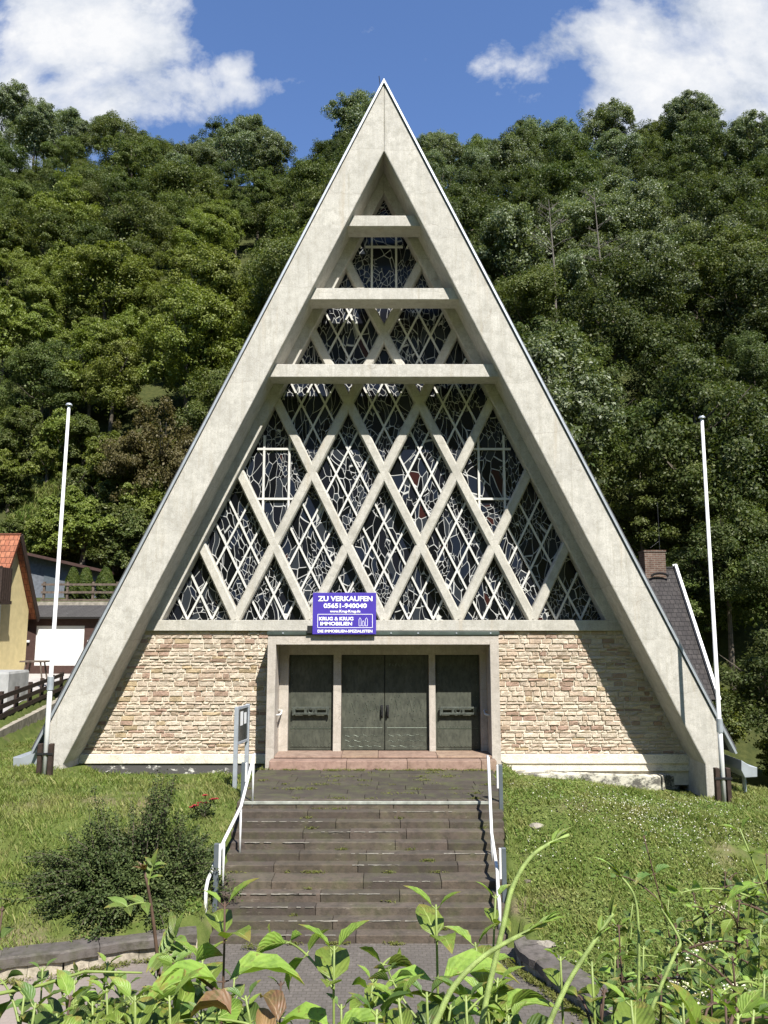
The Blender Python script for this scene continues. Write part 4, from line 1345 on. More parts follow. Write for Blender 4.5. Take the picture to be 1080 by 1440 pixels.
# ------------------------------------------------------------------ house behind on the right
ph = thing('slate_roof_house', (11, 10, 0), "house behind the church with steep dark slate roof and white verge", "house")
Yr_, Yf_ = 12.0, 8.4
rx = P(947, 797, Yr_).x; rz = P(947, 797, Yr_).z
fx = P(1000, 984, Yf_).x; fz_ = P(1000, 984, Yf_).z
xl_ = 9.9
mb = MB(); roof_sheet(mb, (xl_, Yf_, fz_), (rx, Yf_, fz_), (rx, Yr_, rz), (xl_ - .6, Yr_, rz), .14)
roof_sheet(mb, (rx, 2 * Yr_ - Yf_, fz_), (xl_, 2 * Yr_ - Yf_, fz_), (xl_ - .6, Yr_ + .01, rz), (rx, Yr_ + .01, rz), .14)
mb.build('roof', M['tile_dark'], ph)
mb = MB(); mb.bar((rx + .06, Yf_ - .05, fz_ - .05), (rx + .06, Yr_, rz + .03), .11, .28, (0, -.8, .6)); mb.bar((rx + .06, 2 * Yr_ - Yf_, fz_ - .05), (rx + .06, Yr_ + .01, rz + .03), .11, .28, (0, .8, .6)); mb.build('verge_board', M['white'], ph)
mb = MB(); mb.prismx([(Yf_ + .35, -2.5), (2 * Yr_ - Yf_ - .35, -2.5), (2 * Yr_ - Yf_ - .35, fz_ + .25), (Yr_, rz - .35), (Yf_ + .35, fz_ + .25)], xl_ + .1, rx - .1); mb.build('wall', M['cream'], ph)
ca, cb = P(903, 790, Yr_), P(932, 790, Yr_); ct = P(915, 777, Yr_).z
mb = MB(); mb.box((ca.x, Yr_ - .35, rz - .9), (cb.x, Yr_ + .4, ct)); mb.box((ca.x - .03, Yr_ - .38, ct), (cb.x + .03, Yr_ + .43, ct + .07)); ch = mb.build('chimney', M['chimney'], ph)
mb = MB(); mb.tube([(cb.x - .1, Yr_, ct), (cb.x - .1, Yr_, ct + 2.2)], .012, 6); mb.tube([(cb.x - .5, Yr_, ct + .2), (cb.x - .1, Yr_, ct + .5)], .008, 5); mb.build('antenna', M['iron'], ch)
q = P(925, 808, Yr_ - .25)
mb = MB()
vent = [(q.x + .35 * math.cos(a * math.pi / 8), Yr_ - .5, q.z - .1 + .14 * math.sin(a * math.pi / 8)) for a in range(9)]
mb.tube(vent, .05, 6); mb.build('roof_vent', M['tile_dark'], ph)
for k in range(9):
    pass

# ------------------------------------------------------------------ foliage
LEAF = dict(
    mid=m_leaf("hillside foliage", (.054, .081, .016), (.095, .121, .028), (.195, .21, .085)),
    dark=m_leaf("dark foliage", (.033, .054, .013), (.060, .085, .021), (.145, .16, .065)),
    light=m_leaf("light green foliage", (.098, .132, .019), (.142, .170, .030), (.23, .25, .08)),
    olive=m_leaf("olive brown foliage", (.085, .080, .025), (.115, .104, .038), (.18, .15, .07)),
    silver=m_leaf("pale backed foliage", (.050, .077, .022), (.085, .112, .040), (.37, .40, .27), rough=.4),
    conifer=m_leaf("clipped conifer foliage", (.040, .072, .012), (.070, .100, .018), (.11, .13, .03), objvar=.2, nscale=3),
    shrub=m_leaf("small glossy shrub leaves", (.027, .044, .013), (.048, .068, .020), (.105, .125, .045), transl=.12, spec=.2, objvar=.0, nscale=1.5),
    grass=m_leaf("grass blades", (.098, .158, .024), (.165, .210, .044), (.32, .30, .12), transl=.3, objvar=0, nscale=.5),
    clover=m_leaf("clover leaves", (.074, .128, .022), (.118, .170, .034), (.21, .24, .07), transl=.25, objvar=0, nscale=.8),
    weed=m_leaf("weeds in the joints", (.085, .105, .018), (.14, .15, .035), (.2, .19, .07), objvar=0),
)


def rnd_unit(n, rng):
    v = rng.normal(size=(n, 3)); return v / np.linalg.norm(v, axis=1)[:, None]


def leaf_quads(pos, nrm, length, width, rng, droop=None):
    """pointed four-cornered leaves: base, side, tip, side"""
    n = len(pos)
    r = rnd_unit(n, rng) if droop is None else droop
    ax = np.cross(nrm, r); l = np.linalg.norm(ax, axis=1)[:, None]; ax = ax / np.maximum(l, 1e-6)
    sd_ = np.cross(nrm, ax)
    L = (length * rng.uniform(.6, 1.3, n))[:, None]; Wd = (width * rng.uniform(.6, 1.3, n))[:, None]
    out = np.empty((n, 4, 3))
    out[:, 0] = pos - ax * L / 2; out[:, 2] = pos + ax * L / 2
    lift = nrm * (Wd * .18)
    out[:, 1] = pos + sd_ * Wd / 2 + lift; out[:, 3] = pos - sd_ * Wd / 2 + lift
    return out


def crown_quads(center, R, RZ, rng, clumps=130, per=240, leaf=.17, wide=.11, low=-.6, clump=(.13, .24), flat=.7, lobes=13):
    """leaves in clumps, the clumps gathered into big uneven lobes as a real crown is"""
    c = np.array(center); quads = []; LB = []
    for k in range(lobes):
        while True:
            d = rnd_unit(1, rng)[0]
            if d[2] > low: break
        f_ = rng.uniform(.45, .82) if k else .75
        if k == 0: d = np.array([.15, .1, .98])
        LB.append((c + d * np.array([R, R, RZ]) * f_, R * rng.uniform(.32, .56), d))
    wts = np.array([l[1] ** 2 for l in LB]); wts /= wts.sum()
    for k in range(clumps):
        lc, lr, ld = LB[rng.choice(len(LB), p=wts)]
        while True:
            d = rnd_unit(1, rng)[0]
            if d[2] + .4 * (d @ ld) > -.45: break
        pc = lc + d * lr * rng.uniform(.55, 1.05) * np.array([1, 1, .9])
        cr = R * rng.uniform(*clump)
        n = int(per * rng.uniform(.5, 1.35))
        u = rnd_unit(n, rng); rad = rng.uniform(.15, 1, n)[:, None] ** .6
        ax = np.array([rng.uniform(.7, 1.35), rng.uniform(.7, 1.35), flat * rng.uniform(.7, 1.3)])
        p = pc + u * rad * cr * ax
        p[:, 2] -= (np.linalg.norm((p - pc)[:, :2], axis=1) ** 2) / cr * rng.uniform(.1, .4)
        nr = u * .45 + d * .35 + np.array([0, 0, .5]) + rng.normal(size=(n, 3)) * .55
        nr /= np.linalg.norm(nr, axis=1)[:, None]
        quads.append(leaf_quads(p, nr, leaf, wide, rng))
    # thin inner fill so that the crown is not a hollow shell
    n = 1500
    p = c + rnd_unit(n, rng) * rng.uniform(.1, .75, n)[:, None] * np.array([R, R, RZ])
    quads.append(leaf_quads(p, rnd_unit(n, rng), leaf * 1.4, wide * 1.5, rng))
    return np.concatenate(quads)


def limb_tree(mb, H, R, seed, fork=.35, r0=.16):
    r = random.Random(seed)
    top = Vector((r.uniform(-.3, .3), r.uniform(-.3, .3), H * .82))
    pts = [Vector((0, 0, -1.2)), Vector((.05, 0, H * .2)), Vector((r.uniform(-.2, .2), r.uniform(-.2, .2), H * .5)), top]
    mb.tube(pts, [r0 * 1.3, r0, r0 * .7, r0 * .2], 8)
    for k in range(9):
        t = r.uniform(fork, .9); b = pts[1].lerp(pts[3], t); a = r.uniform(0, 6.28); l = R * r.uniform(.5, .95) * (1.1 - t * .5)
        e = b + Vector((math.cos(a) * l, math.sin(a) * l, l * r.uniform(.4, .9)))
        m = b.lerp(e, .5) + Vector((0, 0, -.12 * l))
        mb.tube([b, m, e], [r0 * .45, r0 * .3, r0 * .08], 5)


TREE_LABEL = {}
def proto_tree(name, mat, H, R, seed, **kw):
    rng = np.random.default_rng(seed)
    t = thing(name, (0, 0, 0), "tree", "tree")
    q = crown_quads((0, 0, H * .60), R, H * .42, rng, **kw)
    np_mesh('crown', q, 4, mat, t)
    mb = MB(); limb_tree(mb, H, R, seed); mb.build('trunk', M['bark'], t)
    return t


PROTO = {
    'mid': [proto_tree('broadleaf_tree', LEAF['mid'], 11, 3.9, 11), proto_tree('broadleaf_tree', LEAF['mid'], 12.5, 3.5, 12, flat=.55, lobes=16), proto_tree('broadleaf_tree', LEAF['mid'], 10, 4.2, 23, leaf=.15, per=280, lobes=10)],
    'dark': [proto_tree('broadleaf_tree', LEAF['dark'], 11.5, 3.8, 13), proto_tree('broadleaf_tree', LEAF['dark'], 10, 4.2, 14, flat=.55, leaf=.2)],
    'silver': [proto_tree('broadleaf_tree', LEAF['silver'], 12, 3.6, 15, leaf=.19), proto_tree('broadleaf_tree', LEAF['silver'], 11, 4.0, 16, leaf=.16, lobes=9)],
    'light': [proto_tree('broadleaf_tree', LEAF['light'], 8.5, 3.3, 17, leaf=.2, wide=.11, flat=.5, low=-.95), proto_tree('broadleaf_tree', LEAF['light'], 9.5, 3.0, 24, leaf=.16, flat=.8, lobes=17)],
    'olive': [proto_tree('broadleaf_tree', LEAF['olive'], 7.5, 3.0, 18, leaf=.15, wide=.09, low=-.95, lobes=18)],
    'bush': [proto_tree('bush', LEAF['mid'], 4.0, 1.9, 19, clumps=70, per=210, leaf=.15, wide=.09, low=-1), proto_tree('bush', LEAF['light'], 3.4, 1.8, 20, clumps=70, per=200, leaf=.15, wide=.09, low=-1)],
}
USED = set()
def plant(kind, x, y, s, label, group, rng, variant=None, z=None, sz=None):
    v = variant if variant is not None else rng.randrange(len(PROTO[kind]))
    root = PROTO[kind][v]
    loc = (x, y, (terrain(x, y) if z is None else z) - .2)
    sc = (s * rng.uniform(.9, 1.1), s * rng.uniform(.9, 1.1), (sz or s) * rng.uniform(.9, 1.1))
    rz = rng.uniform(0, 6.28)
    if (kind, v) not in USED:
        USED.add((kind, v)); root.location = loc; root.rotation_euler = (0, 0, rz); root.scale = sc
        root['label'] = label
        if group: root['group'] = group
        root['category'] = 'bush' if kind == 'bush' else 'tree'
        return root
    r = dup_tree(root, loc, rz, sc, label, group)
    if not group and 'group' in r: del r['group']
    return r


def behind_church(x, y, z, m=0):
    q = project((x, y, z))
    if q is None: return True
    px, py = q
    if py < 118 + m: return False
    return abs(px - 540) < .525 * (py - 118) - m


rf = random.Random(21)
KL = {'mid': "mid green broadleaf tree", 'dark': "dark green broadleaf tree", 'silver': "broadleaf tree with pale backed leaves", 'light': "bright yellow-green tree", 'olive': "olive brown tree"}
y = 15.0
row = 0
cnt = 0
while y < 97:
    dist = y + 21.5
    half = dist * .50 + 11
    step = 4.7 + .013 * dist
    x = -half + (row % 2) * step / 2
    while x < half:
        xx = x + rf.uniform(-1.3, 1.3); yy_ = y + rf.uniform(-1.3, 1.3); x += step
        hs = hill_start(xx)
        if yy_ < hs + (2.5 if xx > -6 else 9.5): continue
        d = yy_ - hs
        z = terrain(xx, yy_)
        if d > 79: continue
        s = rf.uniform(.66, 1.22)
        if behind_church(xx, yy_, z + 11 * s, 45) and behind_church(xx - 3, yy_, z + 9 * s, 30) and behind_church(xx + 3, yy_, z + 9 * s, 30): continue
        side = 'left of the church' if xx < 0 else 'right of the church'
        r = rf.random()
        n = vn(xx, yy_, .06) + .5 * rf.uniform(-.5, .5)
        if d > 54: kind = 'silver' if r < .5 else ('mid' if r < .8 else 'dark')
        elif xx < 0:
            kind = 'light' if (d < 38 and n > -.02) else ('dark' if n < -.17 else 'mid')
        else:
            kind = 'silver' if n > .18 else ('dark' if n < .02 else 'mid')
        if kind == 'light': s *= 1.1
        where = 'along the skyline ridge ' + side if d > 62 else 'on the wooded hillside ' + side
        lab = f"{KL[kind]} {where}"
        plant(kind, xx, yy_, s, lab, f"{KL[kind]}s {where}", rf)
        cnt += 1
    y += 4.3 + .01 * dist; row += 1

# specimen trees and bushes in front of the wood, each placed on its own spot
def spot(px, py, Y): return P(px, py, Y)
for (px, py, Y, kind, v, s, sz, lab) in (
        (228, 640, 31, 'olive', 0, 1.15, 1.2, "large olive brown tree between the left flagpole and the church"),
        (315, 430, 40, 'light', 0, 1.2, 1.3, "tall bright yellow-green tree next to the upper left church edge"),
        (130, 520, 39, 'light', 0, 1.0, 1.1, "bright yellow-green tree above the top of the left flagpole"),
        (275, 560, 36, 'light', 0, .8, .8, "small yellow-green tree behind the church's left slope"),
        (60, 560, 38, 'mid', 0, .8, .8, "mid green tree just left of the left flagpole's top"),
        (900, 690, 17.5, 'mid', 1, .75, .62, "mid green tree rising behind the brick chimney"),
        (1085, 1000, 9.5, 'dark', 1, .6, .55, "dark low tree beyond the right flagpole's foot"),
        (1020, 800, 16.5, 'dark', 0, .8, .75, "dark tree behind the right flagpole"),
        (1072, 720, 17.5, 'mid', 0, .85, .8, "mid green tree at the right picture edge behind the flagpole"),
        (960, 640, 21, 'mid', 0, .9, .8, "rounded green tree above the slate roof"),
        (790, 560, 26, 'mid', 1, .9, .9, "green tree close behind the church's right slope")):
    p = P(px, py, Y); g = terrain(p.x, Y)
    H = {'olive': 7.5, 'light': 8.5, 'mid': 11.5, 'dark': 10.5}[kind] * (sz or s)
    plant(kind, p.x, Y, s, lab, None, rf, v, max(g, p.z - H * .62) if p.z - H * .62 < g + 2.5 else g, sz)
bl = [(75, 725, 29), (120, 740, 28.8), (165, 745, 28.6), (110, 655, 32.5), (150, 690, 31), (190, 735, 29), (20, 735, 28.8), (205, 690, 30.5), (95, 700, 30.2),
      (300, 690, 31), (280, 640, 33), (255, 720, 29), (300, 740, 28.6), (20, 560, 38), (40, 600, 36), (70, 620, 35), (120, 590, 36), (0, 620, 35), (140, 640, 33.5), (170, 650, 33), (200, 640, 33.5), (100, 690, 30.5), (15, 655, 32.5), (10, 600, 36), (90, 600, 36), (150, 610, 35), (60, 770, 28.4), (180, 775, 28.2), (215, 770, 28), (0, 660, 32.5)]
for k, (px, py, Y) in enumerate(bl):
    p = P(px, py, Y); plant('bush', p.x, Y, rf.uniform(.7, 1.25), "leafy bush on the steep slope above the shed", "bushes on the slope above the shed", rf)
for k in range(16):
    xx = rf.uniform(10.5, 20); yy_ = rf.uniform(4, 15)
    if xx < 14.2: continue
    plant('bush', xx, yy_, rf.uniform(.5, .95), "leafy bush in the hollow right of the church", "bushes in the hollow right of the church", rf)

# dead trees among the right-hand crowns
for (px, py, Y, hh, seed, lab) in ((772, 300, 36.5, 5.5, 3, "bare dead tree standing among the crowns right of the church"), (836, 290, 37, 6, 4, "second bare dead stem right of the dead tree")):
    q = P(px, py, Y); t = thing('dead_tree', (q.x, Y, q.z - hh - 4), lab, "dead tree")
    r = random.Random(seed); mb = MB()
    b = Vector((q.x + .3, Y, q.z - hh - 4)); tp = Vector((q.x, Y, q.z + 1.2))
    mb.tube([b, b.lerp(tp, .5) + Vector((.1, 0, 0)), tp], [.10, .07, .02], 7); mb.build('trunk', M['bark_pale'], t)
    mb = MB()
    for k in range(15):
        f_ = r.uniform(.45, .97); o_ = b.lerp(tp, f_); a = r.uniform(-.5, .5) + (0 if k % 2 else math.pi); l = r.uniform(.8, 2.6) * (1.2 - f_)+.5
        e = o_ + Vector((math.cos(a) * l, math.sin(a) * l - .3, l * r.uniform(.15, .8))); m = o_.lerp(e, .5) + Vector((0, 0, .1 * l))
        mb.tube([o_, m, e], [.032, .02, .008], 5)
        for j in range(3):
            s0 = o_.lerp(e, r.uniform(.4, .9)); mb.tube([s0, s0 + Vector((r.uniform(-.5, .5), r.uniform(-.3, .1), r.uniform(.1, .5)))], [.018, .006], 4)
    mb.build('branches', M['bark_pale'], t)

# clipped conifers on the terrace
for i, (px, w_) in enumerate(((101, 15), (119, 16), (147, 19))):
    Y = 23.6; b = P(px, 843, Y); tp = P(px, 796, Y); R = w_ / 1100 * (Y + 21.5) * .75; H = tp.z - b.z
    t = thing('conifer', (b.x, Y, b.z - .4), ("clipped round conifer nearest the flagpole behind the terrace fence", "clipped round conifer in the middle of three behind the terrace fence", "broadest clipped conifer nearest the church behind the terrace fence")[i], "conifer", "clipped conifers on the terrace")
    rng = np.random.default_rng(80 + i); n = 9000
    u = rnd_unit(n, rng); hgt = rng.uniform(0, 1, n); prof = np.sqrt(np.maximum(0.02, np.sin(np.pi * (hgt * .86 + .12)))) * (1 - .25 * hgt)
    az = rng.uniform(0, 6.28, n); rad = R * prof * (rng.uniform(.55, 1, n) ** .5) * (1 + .1 * np.sin(az * 5 + hgt * 14))
    pos = np.stack([b.x + rad * np.cos(az), Y + rad * np.sin(az), b.z - .1 + hgt * H], 1)
    nr = np.stack([np.cos(az), np.sin(az), np.full(n, .3)], 1) + rng.normal(size=(n, 3)) * .5; nr /= np.linalg.norm(nr, axis=1)[:, None]
    np_mesh('foliage', leaf_quads(pos, nr, .13, .05, rng), 4, LEAF['conifer'], t, base=BASE[t.name])
    mb = MB(); mb.tube([(b.x, Y, b.z - .5), (b.x, Y, b.z + H * .5)], .05, 6); mb.build('trunk', M['bark'], t)

# ------------------------------------------------------------------ dark arching shrub on the left lawn
c = hit(178, 1275)
sc0 = Vector((c.x - .05, c.y + .45, terrain(c.x, c.y + .45)))
shb = thing('shrub', sc0, "large dark green spreading shrub with arching sprays on the left lawn", "shrub")
rng = np.random.default_rng(31); rr = random.Random(31)
mb = MB(); qs = []
for k in range(480):
    a = rr.uniform(0, 2 * math.pi)
    el = rr.uniform(.1, 1.45) if k % 3 else rr.uniform(.0, .6)
    L = rr.uniform(1.05, 1.9) * (1.0 if el < .7 else .92)
    if math.cos(a) > .3: L *= .8
    if math.sin(a) < -.2: L *= .62
    if abs(math.sin(a)) > .7: L *= .8
    if 28 <= k < 50: el = 1.38; L = rr.uniform(1.35, 2.0); a = rr.uniform(-1.2, 1.2)
    d = Vector((math.cos(a) * math.cos(el), math.sin(a) * math.cos(el), math.sin(el)))
    o_ = sc0 + Vector((math.cos(a), math.sin(a), 0)) * rr.uniform(0, .35 if 28 <= k < 50 else .65)
    pts = []
    sag = .55 if el < 1.2 else .12
    for i in range(9):
        t_ = i / 8; p = o_ + d * (L * t_) + Vector((0, 0, -sag * (t_ ** 2) * L * math.cos(el) * .8 + .02))
        p.z = max(p.z, terrain(p.x, p.y) + .06 + .04 * rr.random()); pts.append(p)
    mb.tube(pts, [.009 * (1 - .8 * i / 8) + .002 for i in range(9)], 4, False)
    arr = np.array([tuple(p) for p in pts]); n = 190
    tt = rng.uniform(.12, 1, n) * 8; i0 = np.minimum(tt.astype(int), 7); fr = (tt - i0)[:, None]
    pos = arr[i0] * (1 - fr) + arr[i0 + 1] * fr
    side = rng.normal(size=(n, 3)) * np.array([.055, .055, .035]); pos = pos + side
    nr = side * 6 + np.array([0, 0, .8]) + rng.normal(size=(n, 3)) * .4; nr /= np.linalg.norm(nr, axis=1)[:, None]
    qs.append(leaf_quads(pos, nr, .055, .032, rng))
np_mesh('leaves', np.concatenate(qs), 4, LEAF['shrub'], shb, base=BASE[shb.name])
mb.build('branches', M['bark'], shb)

# red rose beside it
q = hit(287, 1150)
rose = thing('rose_bush', q, "small rose bush with dark red flowers in the lawn left of the stairs", "rose bush")
rr = random.Random(8); mb = MB(); fl = MB(); qs = []
rng = np.random.default_rng(12)
for k in range(7):
    tip = q + Vector((rr.uniform(-.25, .25), rr.uniform(-.2, .2), rr.uniform(.2, .42)))
    mb.tube([q, q.lerp(tip, .5) + Vector((0, 0, .05)), tip], [.01, .008, .005], 5)
    n = 40; u = rnd_unit(n, rng); pos = np.array(q.lerp(tip, .65)) + u * .12; nr = u + np.array([0, 0, .7]); nr /= np.linalg.norm(nr, axis=1)[:, None]
    qs.append(leaf_quads(pos, nr, .06, .035, rng))
    for ring_, rad in ((5, .03), (7, .05)):
        for j in range(ring_):
            a = j * 6.28 / ring_ + rr.random(); c = tip + Vector((math.cos(a) * rad * .5, math.sin(a) * rad * .5, .02 if ring_ == 5 else 0)); o_ = Vector((math.cos(a), math.sin(a), .5)) * rad; s_ = Vector((-math.sin(a), math.cos(a), 0)) * rad * .6
            fl.add([tip, c + o_ * .6 + s_, c + o_, c + o_ * .6 - s_], [(0, 1, 2, 3)])
np_mesh('leaves', np.concatenate(qs), 4, LEAF['shrub'], rose, base=BASE[rose.name])
mb.build('stems', M['bark'], rose); fl.build('flowers', plain("dark red petals", (.24, .018, .022), .6, .3, var=.4, scale=20), rose)

# ------------------------------------------------------------------ grass, clover, weeds
def in_lawn(x, y):
    if y < -13.6: return False
    a, b = stair_x(y)
    if y > -1.2 and abs(x) < 8.65:
        if abs(x) > 7.75: return False
        if x > 0: return x > 3.05 and y < -.68
        return x < -3.1 and y < -.12
    if a - .04 < x < b + .04 and y > ST_BOT - .3: return False
    if y < -8.1:
        if x < 0 and y < left_kerb_y(max(x, -9.5)) + .12: return False
        if x >= 0 and x < right_kerb_x(y) + .25: return False
    if x < yard_edge(y) + .35: return False
    return True


def scatter(n, box, fn, rng):
    xs = rng.uniform(box[0], box[1], n); ys = rng.uniform(box[2], box[3], n)
    keep = [i for i in range(n) if fn(xs[i], ys[i])]
    return xs[keep], ys[keep]


def bare(x, y): return 1.1 * vn(x + 9, y - 4, .9) + .8 * vn(x, y, 2.7)


rng = np.random.default_rng(41)
B_ = []
for (n, box) in ((95000, (-11.5, -2.9, -9.6, 3.5)), (24000, (-11.5, -8.2, -3.0, 7)), (150000, (2.2, 12.5, -12.5, .6))):
    xs, ys = scatter(n, box, lambda x, y: in_lawn(x, y) and bare(x, y) + (.35 if (x < -3 and y < -7.2) else 0) < .42 + .25 * random.random(), rng)
    zs = np.array([terrain(a, b) for a, b in zip(xs, ys)])
    m = len(xs); h = rng.uniform(.035, .12, m) * (1 + .9 * np.array([vn(a, b, 1.3) + .5 * vn(a, b, 5.0) for a, b in zip(xs, ys)]).clip(-.8, 1.4)); az = rng.uniform(0, 6.28, m); lean = rng.uniform(.1, .9, m) * h
    wv = rng.uniform(.004, .009, m)
    base = np.stack([xs, ys, zs - .01], 1); dirv = np.stack([np.cos(az), np.sin(az), np.zeros(m)], 1); sv = np.stack([-np.sin(az), np.cos(az), np.zeros(m)], 1)
    q = np.empty((m, 4, 3)); q[:, 0] = base + sv * wv[:, None]; q[:, 1] = base - sv * wv[:, None]
    q[:, 2] = base + dirv * (lean * .45)[:, None] + np.array([0, 0, 1]) * (h * .65)[:, None] - sv * (wv * .7)[:, None]
    q[:, 3] = base + dirv * lean[:, None] + np.array([0, 0, 1]) * h[:, None]
    B_.append(q)
g = np_mesh('grass', np.concatenate(B_), 4, LEAF['grass']); g['kind'] = 'stuff'
m = 16000
xs = rng.uniform(-26, -19.5, m); ys = rng.uniform(27, 37, m)
zs = np.array([terrain(a, b) for a, b in zip(xs, ys)]); h = rng.uniform(.15, .5, m); az = rng.uniform(0, 6.28, m)
base = np.stack([xs, ys, zs - .03], 1); dirv = np.stack([np.cos(az), np.sin(az) - .5, np.zeros(m)], 1); sv_ = np.stack([np.ones(m), np.zeros(m), np.zeros(m)], 1) * rng.uniform(.02, .05, m)[:, None]
q = np.empty((m, 4, 3)); q[:, 0] = base + sv_; q[:, 1] = base - sv_; q[:, 2] = base + dirv * (h * .3)[:, None] + np.array([0, 0, 1]) * (h * .7)[:, None] - sv_ * .6; q[:, 3] = base + dirv * (h * .6)[:, None] + np.array([0, 0, 1]) * h[:, None]
g = np_mesh('meadow_grass', q, 4, LEAF['grass']); g['kind'] = 'stuff'
# clover and low herbs
C_ = []
xs, ys = scatter(38000, (2.5, 12, -12.4, -.8), lambda x, y: in_lawn(x, y) and vn(x, y, .7) + .3 * random.random() > -.05, rng)
x2, y2 = scatter(9000, (-10, -3, -9.4, -6.2), lambda x, y: in_lawn(x, y) and vn(x, y, 1.1) > .05, rng)
xs = np.concatenate([xs, x2]); ys = np.concatenate([ys, y2])
zs = np.array([terrain(a, b) for a, b in zip(xs, ys)]) + rng.uniform(.02, .09, len(xs))
nr = np.stack([rng.normal(0, .4, len(xs)), rng.normal(-.15, .4, len(xs)), np.ones(len(xs))], 1); nr /= np.linalg.norm(nr, axis=1)[:, None]
cl = np_mesh('clover', leaf_quads(np.stack([xs, ys, zs], 1), nr, .05, .04, rng), 4, LEAF['clover']); cl['kind'] = 'stuff'
xs, ys = scatter(7000, (2.6, 9, -9.5, -2.4), lambda x, y: in_lawn(x, y) and 1.1 * math.exp(-((x - 5.6) / 1.5) ** 2 - ((y + 5.0) / 1.3) ** 2) + .35 * vn(x, y, 1.1) > random.random(), rng)
zs = np.array([terrain(a, b) for a, b in zip(xs, ys)]) + rng.uniform(.07, .12, len(xs))
nr = rnd_unit(len(xs), rng) * .6 + np.array([0, -.3, .7]); nr /= np.linalg.norm(nr, axis=1)[:, None]
wf = np_mesh('clover_blossoms', leaf_quads(np.stack([xs, ys, zs], 1), nr, .02, .018, rng), 4, plain("white clover blossom", (.62, .60, .52), .8, .1)); wf['kind'] = 'stuff'
# weeds in the joints of landing and steps
Wd = []
def tuft(x, y, z, r, n, h):
    az = rng.uniform(0, 6.28, n); rad = rng.uniform(0, r, n)
    pos = np.stack([x + np.cos(az) * rad * 1.7, y + np.sin(az) * rad * .5, np.full(n, z) + rng.uniform(.0, h, n)], 1)
    nr = rng.normal(size=(n, 3)) * .6 + np.array([0, -.2, .7]); nr /= np.linalg.norm(nr, axis=1)[:, None]
    Wd.append(leaf_quads(pos, nr, .06, .014, rng))
for k in range(46):
    y_ = ye0 + .32 + (yb - ye0 - .32) * rng.integers(0, 8) / 7 + rng.uniform(-.04, .04); y_ = max(y_, ye0 + .1)
    a, b = stair_x(y_); tuft(rng.uniform(a + .1, b - .1), y_, 0, rng.uniform(.04, .22), int(rng.uniform(14, 60)), .03)
for k in range(60):
    x_ = rng.uniform(-2.7, 2.6); tuft(x_, yb - rng.uniform(.02, .18), 0, .08, 20, .025)
for k, (ye, z) in enumerate(EDGES):
    a, b = stair_x(ye)
    back = EDGES[k - 1][0] if k else ye0
    for q in range(7 if k == 7 else rng.integers(0, 3)):
        tuft(rng.uniform(a + .1, b - .1), back - .03 if k else ye0 + .3, z, rng.uniform(.05, .16), int(rng.uniform(20, 60)), .04)
for k in range(9): tuft(rng.uniform(-2.6, 2.2), ST_BOT - .03 - rng.uniform(0, .05), PATH_Z, .08, 40, .05)
tuft(-2.1, ST_BOT - .25, PATH_Z + .02, .10, 90, .08)
for k in range(140):
    yk = rng.uniform(-11, -8.6); tuft(right_kerb_x(yk) - .2 - rng.uniform(0, .12), yk, PATH_Z + .02, .06, 16, .04)
    xk = rng.uniform(-8, -3); tuft(xk, left_kerb_y(xk) - .3 - rng.uniform(0, .1), PATH_Z + .02, .06, 14, .05)
we = np_mesh('weeds', np.concatenate(Wd), 4, LEAF['weed']); we['kind'] = 'stuff'
# fringe of taller grass at walls and kerbs
# stones lying in the right lawn
for (px, py, s, lab) in ((754, 1163, .13, "pale stone lying in the lawn right of the upper stairs"), (742, 1240, .06, "small dark stone in the lawn right of the lower stairs"), (768, 1330, .12, "pinkish stone at the lawn's edge above the right kerb")):
    q = hit(px, py); mb = MB(); rr = random.Random(px)
    v = []; n_ = 9
    for l_, (h, r_) in enumerate(((-.3, .8), (.15, 1.0), (.45, .7), (.55, .25))):
        for i in range(n_):
            a = 6.28 * i / n_; k = s * r_ * rr.uniform(.75, 1.2); v.append((q.x + math.cos(a) * k * 1.3, q.y + math.sin(a) * k, q.z + h * s + rr.uniform(-.1, .1) * s))
    f = [(l_ * n_ + i, l_ * n_ + (i + 1) % n_, (l_ + 1) * n_ + (i + 1) % n_, (l_ + 1) * n_ + i) for l_ in range(3) for i in range(n_)] + [tuple(3 * n_ + i for i in range(n_))]
    mb.add(v, f); o = mb.build('stone', M['kerbwall'] if px != 742 else M['bark']); tag(o, lab, "stone")

# ------------------------------------------------------------------ plants on the bank in front of the camera
BL = {
    'bright': m_big_leaf("bright young dogwood leaves", (.150, .235, .022), (.205, .290, .035), (.36, .43, .13)),
    'deep': m_big_leaf("green dogwood leaves", (.072, .130, .022), (.108, .170, .030), (.20, .27, .08), transl=.28),
    'brown': m_big_leaf("withered brown leaves", (.16, .085, .035), (.22, .125, .05), (.25, .17, .09), transl=.2),
    'pinnate': m_big_leaf("pinnate leaves", (.13, .20, .03), (.17, .24, .04), (.25, .32, .1)),
}
M['stem_green'] = plain("green stem", (.17, .22, .055), .5, .4, var=.2, scale=20)
M['stem_pale'] = plain("pale thick shoot", (.20, .26, .075), .6, .3, var=.35, scale=60, bump=.3)
M['stem_brown'] = plain("brown twig", (.075, .045, .03), .7, .3, var=.3, scale=20)
M['blossom'] = plain("cream blossom", (.62, .58, .42), .8, .2)


